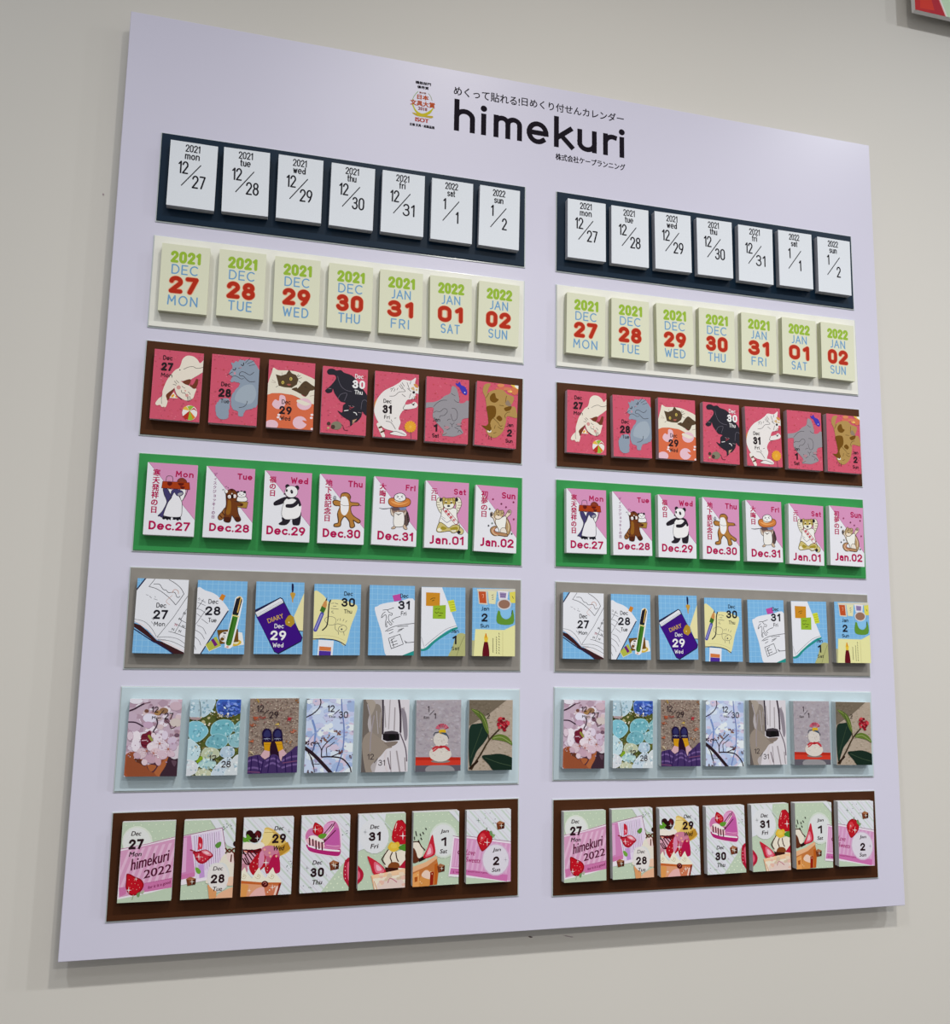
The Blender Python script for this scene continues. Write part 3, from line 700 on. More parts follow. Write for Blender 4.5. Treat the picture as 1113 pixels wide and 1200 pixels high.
A4 = (150, 530, 6.956); B4 = (300, 530, 6.956); C4 = (430, 540, 5.858)
def art4(k):
    fr = A4 if k < 3 else B4 if k < 5 else C4
    a = Art(QUADS[(4, k)], fr); a.base('d9dae6')
    a.raw([[(0.02, 0), (1, 0), (1, 1.16)]], 'c98cb2'); a.ribbon([(0.02, 0), (1, 1.16)], .004, 'a0708f')
    R = 'a8164e'; K = '28242c'
    def day(x, y, w, h): a.strokes(R, DAYS[k-1], x, y, w*.96, h*.88, .195, .34, cap=False)
    def date(x, y, w, h): a.strokes(R, 'Dec.'+NUM[k-1] if k < 6 else 'Jan.0'+NUM[k-1], x, y, w, h*.84, .205, .33, cap=False)
    if k == 1:
        a.vtext(R, '寒天発祥の日', 234, 166, 210, 466, 56, .045); day(462, 180, 152, 56); date(337, 600, 336, 84)
        a.fr = (150, 540, 12.635); N = '413c68'
        a.olb('e6e2ea', '590,425 650,430 640,480 610,470', 6); a.olb('e6e2ea', '770,430 850,430 835,520 800,590 775,540', 6)
        a.olb(N, '525,415 580,420 625,500 640,530 600,590 565,690 530,780 515,835 470,815 448,812 500,760 545,690 578,600 540,500', 8)
        a.olb('dcdce2', '640,560 680,470 720,480 770,560 795,620 795,700 790,790 760,830 640,830 540,812 530,790 560,700 600,610', 8)
        a.olb(N, '640,500 645,450 690,420 740,430 800,450 815,490 770,520 720,510 685,465 650,520', 6)
        a.blob('9a9aa0', '735,490 775,470 810,478 790,505 750,518'); a.line(K, 9, '885,425 860,500 805,590')
        a.poly('1c1c24', '520,820 635,838 632,880 600,862 585,880 555,858 530,868 505,855'); a.poly('1c1c24', '670,835 780,830 785,878 760,868 735,888 710,866 685,874 660,865')
        a.line('6a5058', 8, '562,300 572,240 600,222 645,228 662,250 665,300')
        a.olb('8c3c26', '735,310 760,268 810,260 855,290 862,330 800,345', 8)
        a.line('3c1410', 10, '515,305 905,325 912,425 500,400 515,305', False); a.poly('a03c1a', '515,305 905,325 912,425 500,400')
        for t_ in ('590,310 640,312 655,340 620,372 585,350', '740,330 830,335 800,370 760,365', '770,380 840,385 820,415 790,412'): a.blob('5c1c12', t_)
        a.line(K, 5, '750,300 800,280 850,305'); a.line('d8a090', 8, '590,290 640,290'); a.fr = fr
    elif k == 2:
        a.vtext('7e3a70', 'ディスクジョッキーの日', 713, 182, 692, 525, 29, .02); day(953, 200, 126, 54); date(825, 616, 326, 78)
        a.fr = (235, 540, 12.0); b = '6a3a1e'; d = '4a2416'
        a.olb('8a5a30', '352,660 300,720 250,780 255,820 290,825 330,790 380,720', 8); a.line(d, 14, '300,720 330,760'); a.line(d, 14, '265,765 300,800')
        a.olb(b, '360,470 370,430 440,400 500,440 520,500 560,590 620,600 600,640 520,640 525,740 560,820 540,848 500,845 440,765 410,855 350,855 330,830 345,760 350,680 365,600', 9)
        a.blob('8c5c24', '385,560 420,560 430,640 415,740 375,760 355,720 375,650'); a.blob(d, '335,800 370,790 415,800 408,858 345,858 330,830'); a.blob(d, '480,800 530,790 560,825 545,850 500,848')
        a.ell('e6e2de', 362, 430, 20, 24); a.line(K, 5, '345,410 340,440 360,470'); a.ell(d, 378, 500, 26, 36); a.ell('4c1c14', 440, 410, 20, 16)
        a.ell('eee8e2', 405, 505, 24, 26); a.ell('eee8e2', 478, 498, 24, 26); a.ell('2a1410', 445, 500, 20, 30); a.ell('e8e0da', 440, 463, 10, 8); a.ell(d, 398, 512, 7); a.ell('e0b8a8', 487, 500, 8)
        a.line(K, 9, '505,575 665,582 645,665 520,650 505,575', False); a.poly('9c7a38', '505,575 665,582 645,665 520,650'); a.blob(b, '480,570 560,590 600,610 580,640 500,630'); a.ell('2a1c10', 572, 622, 16, 9); a.line(K, 6, '480,570 560,590 600,608')
        a.olb('e4e2ea', '512,540 530,505 600,500 645,520 650,560 600,572 520,565', 7); a.olb('e4e2ea', '520,480 530,445 580,435 625,450 632,490 600,510 545,508', 7)
        a.ell(K, 525, 438, 17, 15); a.ell(K, 618, 440, 20, 18); a.ell(K, 575, 424, 12, 6)
        for x_, y_ in ((550, 470), (602, 472), (575, 488)): a.ell(K, x_, y_, 8, 6)
        for e in ('312,410 330,398', '350,365 368,358', '380,372 392,384', '318,412 308,404'): a.line(K, 5, e)
        a.fr = fr
    elif k == 3:
        a.vtext(R, '福の日', 138, 222, 134, 332, 52, .045); day(355, 232, 146, 58); date(243, 640, 316, 84)
        a.blob(K, '246,362 200,376 145,408 150,434 200,426 248,402 265,372'); a.blob(K, '212,530 212,560 184,580 200,594 250,590 278,548'); a.blob(K, '298,540 298,588 320,596 350,594 362,560 368,485 345,525')
        a.blob('e0dfe8', '230,400 270,368 335,372 368,430 366,480 350,525 300,545 240,547 210,515 214,455'); a.line(K, 3, '228,410 212,460 210,515 240,547 300,545')
        a.blob(K, '250,368 300,362 345,376 368,430 350,440 340,402 300,378 262,384'); a.blob(K, '345,378 300,418 248,424 240,440 252,452 305,450 352,412')
        a.ell(K, 256, 278, 18); a.ell(K, 334, 290, 18, 20); a.ell('e0dfe8', 288, 322, 52, 48); a.line(K, 3, [(288+52*math.cos(t*.35), 322+48*math.sin(t*.35)) for t in range(19)])
        a.ell(K, 291, 322, 11, 17, -15); a.ell(K, 250, 312, 8, 12); a.ell(K, 234, 340, 9, 6); a.line(K, 3, '240,352 250,358'); a.ell('8a888e', 293, 318, 3)
    elif k == 4:
        a.vtext(R, '地下鉄記念日', 595, 248, 579, 536, 54, .04); day(810, 260, 122, 58); date(697, 662, 306, 84)
        t_ = 'a8763a'
        a.olb(t_, '705,336 745,335 768,362 762,390 775,410 830,416 834,432 776,436 770,480 792,520 846,558 832,576 790,552 802,602 770,612 760,562 722,522 692,560 684,600 640,604 640,586 672,572 666,500 686,440 642,430 628,402 652,392 690,402 692,360', 6, '4a3424')
        a.blob('e2e0e4', '702,362 738,366 755,420 750,480 722,515 694,492 688,430 690,385'); a.line('4a3424', 3, '705,336 745,335 768,362 762,390'); a.line('4a3424', 3, '690,425 720,436 760,434')
        a.ell('888890', 641, 372, 14, 18); a.line('c8d0d8', 4, '632,366 650,370'); a.line('4a3424', 3, '830,424 856,436'); a.line('4a3424', 3, '690,400 650,392 628,402 642,430 686,440')
        a.line('4a3424', 3, '666,500 672,572 640,586 640,604 684,600 692,560 722,522 760,562 770,612 802,602 790,552 832,576 846,558 792,520'); a.poly('8a5a30', '750,350 766,366 758,388 748,370'); a.ell(K, 712, 358, 4, 3)
    elif k == 5:
        a.vtext(R, '大晦日', 110, 175, 105, 272, 44, .045); day(300, 187, 70, 46); date(195, 517, 246, 72)
        a.line('555060', 3, '85,325 110,328 165,325')
        a.fr = (430, 555, 13.33)
        a.olb('5a4a46', '590,580 630,600 645,650 660,720 640,780 605,830 575,810 560,700', 8)
        for i in range(9): a.poly('241c20', [(618+i*3, 612+i*22), (662-abs(i-4)*3, 622+i*22), (622+i*2, 634+i*22)])
        a.olb('c8b8a8', '370,560 395,560 440,660 410,665 380,630', 7); a.olb('c8b8a8', '585,570 615,575 600,640 570,670 560,640', 7)
        a.olb('c0a890', '420,790 450,800 440,850 400,862 385,850 425,820', 7); a.olb('c0a890', '565,800 590,800 625,860 600,872 570,845', 7)
        a.olb('e2deda', '430,620 460,590 540,590 575,640 580,740 565,810 520,830 440,825 418,780 420,690', 8)
        a.blob('8c7468', '400,560 600,560 590,610 530,600 440,605 410,620'); a.ell('c4a890', 478, 590, 12, 8)
        a.line(K, 9, '448,622 475,632 490,645 510,632 535,622'); a.ell(K, 490, 642, 14, 9)
        a.blob('7c8cb0', '385,520 600,520 605,560 560,572 400,560'); a.blob('5c4c50', '380,540 440,520 520,560 460,580 400,575'); a.line('403c60', 6, '440,525 520,545 600,560')
        a.line('50505c', 7, '200,540 260,552 385,540'); 
        a.olb('c0763c', '350,400 400,385 600,385 665,410 675,460 640,500 560,520 440,520 370,495 340,450', 10, '5a3020'); a.blob('dc9c5c', '370,430 420,470 500,490 600,470 650,430 600,455 500,465 420,440'); a.blob('f0dcc8', '440,410 580,410 560,435 500,448 450,435')
        a.olb('e4e6f0', '430,390 440,340 500,312 560,320 595,360 590,410 520,430 460,415', 10)
        for e in ('465,345 490,360 465,375', '560,345 535,360 560,375', '500,395 520,398'): a.line(K, 8, e)
        a.fr = fr
    elif k == 6:
        a.vtext(R, '元日', 463, 207, 458, 253, 42, .03); day(638, 214, 86, 46); date(545, 545, 238, 70)
        a.fr = (495, 560, 9.51); t_ = 'b8a45c'; O = '4a3c28'
        a.olb('dcd8c4', '170,230 200,225 225,250 230,330 225,390 195,380 165,320 158,270', 6, O); a.olb('dcd8c4', '380,220 415,230 432,290 410,350 380,400 355,380 375,320 370,250', 6, O)
        for e in ('162,270 190,275', '165,300 195,302', '175,330 205,325', '190,355 215,345', '395,275 430,275', '395,305 428,305', '385,335 418,335', '375,360 400,362'): a.line(O, 5, e)
        a.ell(K, 203, 245, 15, 20); a.ell(K, 380, 243, 17, 22)
        a.olb('c8bc84', '390,530 430,560 455,590 440,625 400,620 380,580', 6, O); a.ell(K, 405, 605, 20, 18)
        a.olb('e4e0dc', '230,345 370,345 378,420 400,500 400,540 290,560 190,510 210,420', 6, O)
        a.line('7c7c94', 6, '215,450 245,480 270,500'); a.line('7c7c94', 6, '270,500 320,470'); a.line('7c7c94', 5, '215,430 250,455')
        a.olb('beb070', '160,570 190,500 240,520 290,560 340,530 400,530 410,570 370,605 330,610 300,590 200,602 165,595', 6, O)
        a.ell('e0dcc8', 190, 578, 26, 20); a.ell('e0dcc8', 345, 590, 26, 18); a.line(O, 4, '330,585 332,605'); a.line(O, 4, '350,585 352,605'); a.blob('98882c', '310,560 380,545 390,575 320,580'); a.blob('98882c', '220,540 270,560 240,580 200,570')
        a.line('8a2434', 46, '248,350 375,500', False); a.line('ece4e4', 36, '252,355 372,497', False); a.vtext('b82838', '謹賀新年', 262, 372, 350, 472, 30, .06)
        a.olb(t_, '225,250 240,225 260,230 330,228 355,240 362,270 350,310 320,340 265,340 235,310', 6, O); a.olb(t_, '225,225 245,220 250,245 230,255', 5, O); a.olb(t_, '340,222 358,225 362,250 345,250', 5, O)
        a.blob('e8e4d8', '245,290 290,300 335,285 345,310 320,338 265,340 240,315'); a.ell(K, 290, 314, 18, 11); a.ell(K, 262, 275, 9, 10); a.ell(K, 320, 277, 9, 10); a.ell('e0dcc8', 262, 262, 12, 5); a.ell('e0dcc8', 320, 262, 12, 5)
        for e in ('275,232 280,250', '292,230 292,252', '310,232 306,250', '235,270 250,272', '345,275 332,277', '238,290 250,290'): a.line('6a5420', 5, e)
        a.fr = fr
    else:
        a.vtext(R, '初夢の日', 808, 228, 802, 364, 44, .04); day(972, 240, 96, 50); date(890, 562, 232, 70)
        a.fr = (495, 560, 9.51); O = '4a3828'
        a.olb('d8c8b4', '760,395 775,385 800,420 830,500 815,520 790,450 762,430', 6, O); a.olb('d8c8b4', '945,385 960,362 985,368 980,400 950,430 915,470 900,450 930,410', 6, O)
        a.ell('4a4444', 768, 410, 15, 22); a.ell('8a7868', 965, 380, 18, 16)
        a.olb('a88c64', '930,450 960,490 978,550 970,610 940,645 900,640 910,540', 7, O); a.line('d8c8a8', 8, '935,470 960,530 955,590')
        a.olb('e6e0da', '815,470 870,450 925,430 930,480 920,560 935,600 910,635 870,630 850,570 825,530', 6, O); a.olb('dcd4c8', '870,600 880,565 915,560 935,600 925,635 885,640', 5, O)
        a.olb('a8805c', '850,640 800,640 765,610 760,570 790,545 830,545 800,570 810,600 850,610 930,625 940,650', 7, O); a.line('d8b494', 9, '835,640 800,625 780,590 800,560'); a.line('b05848', 6, '850,625 810,610 795,585 810,568'); 
        a.olb('b8a078', '800,400 815,370 850,365 895,375 905,400 880,440 840,460 805,440', 6, O); a.olb('b8a078', '825,355 840,352 845,380 825,385', 5, O); a.olb('b8a078', '880,365 898,368 895,392 878,385', 5, O)
        a.blob('e0d4c4', '820,420 860,425 880,440 840,458 812,445'); a.ell(K, 845, 418, 8, 7); a.line(K, 5, '820,400 835,405'); a.line(K, 5, '870,405 885,400'); a.line('6a5030', 5, '850,368 855,395')
        for x, y, c_ in ((785, 238, '8a3058'), (878, 290, '6a3048'), (930, 327, '7a3058'), (1013, 272, '7a2848'), (1016, 462, '8a3058'), (748, 347, '505850'), (775, 507, '708078'), (735, 533, '505058'), (993, 625, '3c4440')): a.blob(c_, [(x-10, y), (x, y-12), (x+11, y), (x, y+11)])
        a.fr = fr
    return a
A5 = (140, 660, 6.956); B5 = (290, 670, 7.42); C5 = (420, 670, 5.565)
def art5(k):
    fr = A5 if k < 3 else B5 if k < 5 else C5
    a = Art(QUADS[(5, k)], fr); a.base('74abd6'); K = '22222a'; N = '242446'; Wt = 'd8dae2'
    for i in range(9): a.rect(.055+i*.118, 0, .063+i*.118, PH, '93c2e2')
    for i in range(13): a.rect(0, .07+i*.118, 1, .078+i*.118, '93c2e2')
    c = K
    if k == 1:
        a.poly(Wt, '130,225 215,120 590,125 560,760 518,738 330,630 300,612 230,545 110,462')
        a.line(N, 11, '135,222 215,122', False)
        a.poly('3c2224', '112,486 170,505 235,560 302,628 345,640 525,728 524,750 440,740 300,655 230,600 112,515'); a.line('e0c0bc', 4, '112,476 175,496 240,550 302,618 350,630 440,676 530,722')
        a.line(N, 9, '110,530 200,590 285,645 320,652 440,742 470,760')
        a.line(K, 4, '240,190 265,160 290,128'); a.line(K, 4.5, '240,190 300,208 360,245 415,292 458,340'); a.line(K, 4.5, '458,340 490,300 525,250'); a.line(K, 4.5, '525,250 500,205 455,165 405,135')
        a.line(K, 4.5, '280,170 325,172 345,200 360,216 380,220 400,240 438,236 455,245 465,272 478,280 492,270'); a.line('b07860', 4, '432,240 440,220 460,215 478,228 480,250'); a.line('c09080', 3, '430,262 380,310 410,340')
        a.line(K, 3.5, '560,262 440,440 305,605', False); a.line(K, 3, '118,455 200,475 260,530 300,598'); a.line(K, 3, '310,604 400,602 480,620 535,660'); a.line(K, 3, '315,624 420,636 535,690'); a.line('a0a0a8', 3, '315,615 350,622 375,622')
        a.line(K, 3.5, '480,452 548,490'); a.line(K, 3.5, '450,490 540,535'); a.line(K, 3.5, '400,556 455,570 540,602'); a.line(K, 3.5, '505,470 450,568'); a.line(K, 3, '548,372 505,450')
        for x, y, cc in ((460, 505, 'b06070'), (436, 540, K), (520, 515, K), (492, 555, K), (495, 455, K), (530, 410, K)): a.line(cc, 3.5, [(x-12, y+6), (x-4, y-10), (x+4, y+8), (x+10, y-8)])
        for s in ('215,255 235,262', '245,268 262,285', '280,290 310,300', '288,270 296,280', '262,445 280,462', '258,475 275,495'): a.line('55555e', 2.5, s)
        tx = [(340, 343, 82, 40), (335, 418, 120, 74), (326, 495, 95, 36)]
    elif k == 2:
        a.blob(Wt, '630,212 700,222 780,252 840,308 886,372 882,400 770,565 655,750 596,755 600,500')
        a.line(N, 9, '884,390 780,550 655,748', False)
        for s in ('638,320 700,345', '630,370 668,382 700,408', '628,410 665,436', '670,455 720,492', '632,505 680,528 705,578', '618,545 665,575 692,620', '612,600 645,628 662,668', '608,668 622,705', '685,295 632,372', '712,370 622,496', '668,300 700,320'): a.line('3a3a44', 3.5, s)
        a.line('3a3a44', 3, '640,290 652,284 655,298 642,300')
        a.poly('c47a28', '834,250 866,264 842,308 812,290')
        a.poly('dcdcd8', '856,690 1014,664 1000,566 968,560 860,600'); a.poly('a8ae48', '700,668 772,606 790,598 826,672 730,716'); a.line('e4e2d8', 4, '700,668 730,718 826,676', False); a.poly('6a2470', '745,626 766,612 800,664 776,680')
        a.blob('c8a83c', '910,650 940,618 985,630 990,655 950,675 915,672'); a.blob('d8d4b0', '925,650 945,632 975,640 955,660')
        a.poly('6b4a1c', '795,544 966,536 970,640 818,660'); a.ell('dcdad8', 868, 602, 54, 44); a.ell(K, 858, 570, 14, 6); a.ell('6b4a1c', 838, 618, 16, 14); a.line(K, 4, '840,600 852,590 858,612')
        a.line('e0e0e0', 66, '975,300 950,420 890,665'); a.line(K, 50, '975,300 945,410'); a.line('d2ac5c', 9, '990,285 962,400'); a.line('d2b478', 7, '962,285 982,272 996,290')
        a.line('3f7428', 46, '942,440 890,650'); a.line('2c5a1c', 10, '928,450 878,650'); a.line('d8c480', 10, '920,424 970,436', False); a.ell('d09080', 880, 682, 10, 8)
        tx = [(765, 312, 82, 38), (762, 388, 126, 72), (757, 463, 72, 36)]
    elif k == 3:
        a.poly('d8d2a0', '512,140 490,514 442,510 402,392'); a.line(N, 6, '440,515 495,518')
        a.blob(N, '384,110 400,108 402,150 396,182 386,182'); a.blob('b8903c', '370,192 388,180 416,188 410,215 398,240 396,268 388,262 384,230')
        P_ = '3b1678'
        a.poly(N, '60,352 68,330 285,222 305,232 478,572 468,608 270,716 232,700'); a.poly(Wt, '68,355 285,232 302,242 312,268 88,392')
        a.line('8a8a96', 3, '75,375 300,255', False); a.line('8a8a96', 3, '82,385 308,265', False)
        a.poly(P_, '76,392 100,388 310,276 325,282 470,572 460,602 266,706 238,694')
        a.text('c09a4a', 'DIARY', 243, 405, 142, 40, .03, rot=21)
        a.poly('a8862c', '325,430 352,385 378,375 402,396 412,446 376,482 332,462'); a.ell('e0d0a0', 360, 440, 6); a.line('6a5418', 3, '325,430 352,385 378,375')
        tx = [(274, 472, 84, 40), (268, 553, 138, 82), (265, 637, 98, 40)]; c = 'e8e6ee'
    elif k == 4:
        a.poly(Wt, '618,590 750,600 738,735 606,735'); a.poly('c87440', '624,648 728,656 725,690 622,684'); a.poly('4a3090', '622,686 726,692 722,735 618,735')
        a.blob('d8d39c', '578,172 660,205 705,262 730,242 835,246 910,275 956,312 900,470 850,638 790,600 740,590 640,576 560,582 570,400')
        a.line(N, 8, '560,584 650,584 740,590 800,608 852,640'); a.line('b0a878', 2.5, '600,555 700,555 780,572 845,600')
        a.line(K, 11, '722,248 708,290 700,400 688,470 652,508')
        a.line('4848a0', 34, '648,365 590,505'); a.line('8888c0', 14, '645,372 590,500'); a.poly('3c6a28', '646,296 684,316 662,360 628,340'); a.poly('c08850', '688,240 690,290 682,318 646,298 664,262'); a.poly(K, '693,220 690,252 676,250')
        a.line('4a4a50', 3, '680,402 710,388 755,398 770,425 755,458 710,462 682,440 670,420', closed=True)
        a.line('4a4a50', 3.5, '758,462 780,452 810,458 850,470 862,495 840,518 805,520 790,500 800,478 825,470'); a.line('4a4a50', 3.5, '760,465 765,500 790,522'); a.ell('4a4a50', 818, 500, 8)
        for s in ('782,425 788,410', '805,425 808,405', '830,430 838,412', '852,440 862,425', '790,525 792,545', '835,520 840,552', '728,275 750,272', '760,272 785,280', '745,298 770,300', '725,318 790,325', '730,345 745,340', '730,352 748,360'): a.line('4a4a50', 3.5, s)
        tx = [(878, 190, 78, 38), (876, 266, 120, 76), (873, 345, 74, 36)]
    elif k == 5:
        a.poly('b44a98', '222,155 272,144 282,186 232,194')
        a.blob(Wt, '106,248 125,225 160,208 260,194 375,200 372,540 330,560 188,560 150,400')
        a.poly('2a8a84', '280,548 375,510 375,560 280,560'); a.line(Wt, 4, '290,540 375,500')
        for s in ('160,250 185,248 200,265 220,272 215,285 200,280 195,300 200,320 218,340 208,348 190,325 182,345 188,358 178,358 176,330 182,300 175,280 150,300 158,275 175,262', '190,248 230,235', '218,315 245,300 272,292', '215,318 228,330', '175,388 205,368 260,350 368,336', '185,388 225,375', '260,380 295,368', '200,405 225,392', '255,392 285,376', '255,358 322,354'): a.line(K, 3.5, s)
        a.line(K, 3.5, '195,435 270,408 292,472 214,502', False, closed=True)
        for s in ('215,440 230,490', '235,430 210,450', '212,462 250,450', '222,480 255,468', '300,450 318,462 365,458', '305,455 312,468'): a.line(K, 3.5, s)
        tx = [(299, 157, 54, 28), (298, 218, 78, 56), (295, 272, 38, 28)]
    elif k == 6:
        a.blob('a8aa74', '645,408 705,420 705,560 590,560 610,500'); a.line('7a7c50', 3, '690,420 660,490 640,548')
        a.poly(Wt, '405,100 545,102 642,358 585,378 500,440 430,498 405,500')
        a.line('2a8a84', 16, '640,366 590,392 500,450 445,502 402,508'); a.line('e0e0e4', 5, '640,358 580,380 490,446 430,496 404,498'); a.line('8a8a94', 3, '638,352 570,376 490,436 436,482'); a.line('9a9aa4', 3, '410,425 430,495')
        a.poly('c08428', '441,134 532,138 530,226 440,222'); a.poly('8cae30', '486,222 570,217 568,308 484,306'); a.poly('c4cc3c', '582,190 622,182 638,256 600,264')
        for i in range(4): a.line('8a9420', 3, [(594+i*3, 202+i*16), (626+i*3, 196+i*16)], False)
        for s in ('470,180 485,172 500,172', '480,190 495,184', '500,245 515,240', '500,262 508,270 522,262', '520,245 530,242', '528,268 550,270', '520,288 540,284'): a.line('40401c', 3.5, s)
        tx = [(628, 387, 54, 26), (627, 445, 28, 56), (632, 500, 52, 24)]
    else:
        a.poly('c8c4b4', '770,112 1025,112 1025,132 775,125')
        for col, s in (('c8c4b4', '776,120 838,122 842,216 784,210'), ('b4502c', '782,128 830,130 834,206 790,204'), ('d2d0a8', '842,124 902,128 892,212 850,208'), ('d8d6dc', '908,124 978,130 970,182 916,182'), ('9080a8', '920,134 964,138 960,172 922,170'), ('d0c858', '984,134 1024,130 1022,204 988,204')): a.poly(col, s)
        for s in ('868,155 880,150', '870,168 880,165', '872,180 880,178', '1002,160 1010,175'): a.line(K, 3, s)
        for s in ('926,148 960,150', '926,160 958,162'): a.line('504070', 3, s)
        a.line('e0a080', 3, '805,150 815,148 812,170')
        a.blob('5d8b34', '908,258 925,262 934,296 965,310 992,292 1006,248 1008,338 906,336'); a.ell('7fb6dc', 958, 262, 34, 44); a.line('7ea0b8', 5, '1004,210 1000,235'); a.line(K, 3.5, '1002,252 998,275')
        a.ell('c4c4c8', 950, 212, 46, 37); a.ell('8d6a58', 950, 212, 38, 29)
        a.poly('d8d69c', '762,374 950,380 1030,342 1030,560 748,560'); a.poly('a8a880', '735,446 758,448 750,560 735,560')
        a.blob('5e1622', '820,456 842,456 852,556 808,556'); a.poly('d8b83c', '828,398 845,432 840,458 822,458 818,430'); a.line('c04828', 5, '832,405 830,430')
        for x, y0, y1 in ((875, 435, 530), (898, 425, 540), (915, 400, 545)):
            for i in range(8):
                yy = y0+(y1-y0)*i/8; a.line('403c30', 3.5, [(x, yy), (x+3, yy+8)], False)
        for i in range(18): a.line('a09860', 2, [(940, 392+i*9), (940, 396+i*9)], False)
        tx = [(825, 240, 56, 26), (822, 298, 38, 52), (822, 352, 58, 24)]
    (x, y, w, h) = tx[0]; a.strokes(c, 'Dec' if k < 6 else 'Jan', x, y, w*.95, h, .13, .22)
    (x, y, w, h) = tx[1]; a.strokes(c, NUM[k-1], x, y, w*.97, h, .2, .38, cap=False)
    (x, y, w, h) = tx[2]; a.strokes(c, DAYS[k-1], x, y, w*.95, h, .13, .22)
    return a

def mix(c1, c2, t):
    return ''.join('%02x' % int(int(c1[i:i+2], 16)*(1-t)+int(c2[i:i+2], 16)*t) for i in (0, 2, 4))

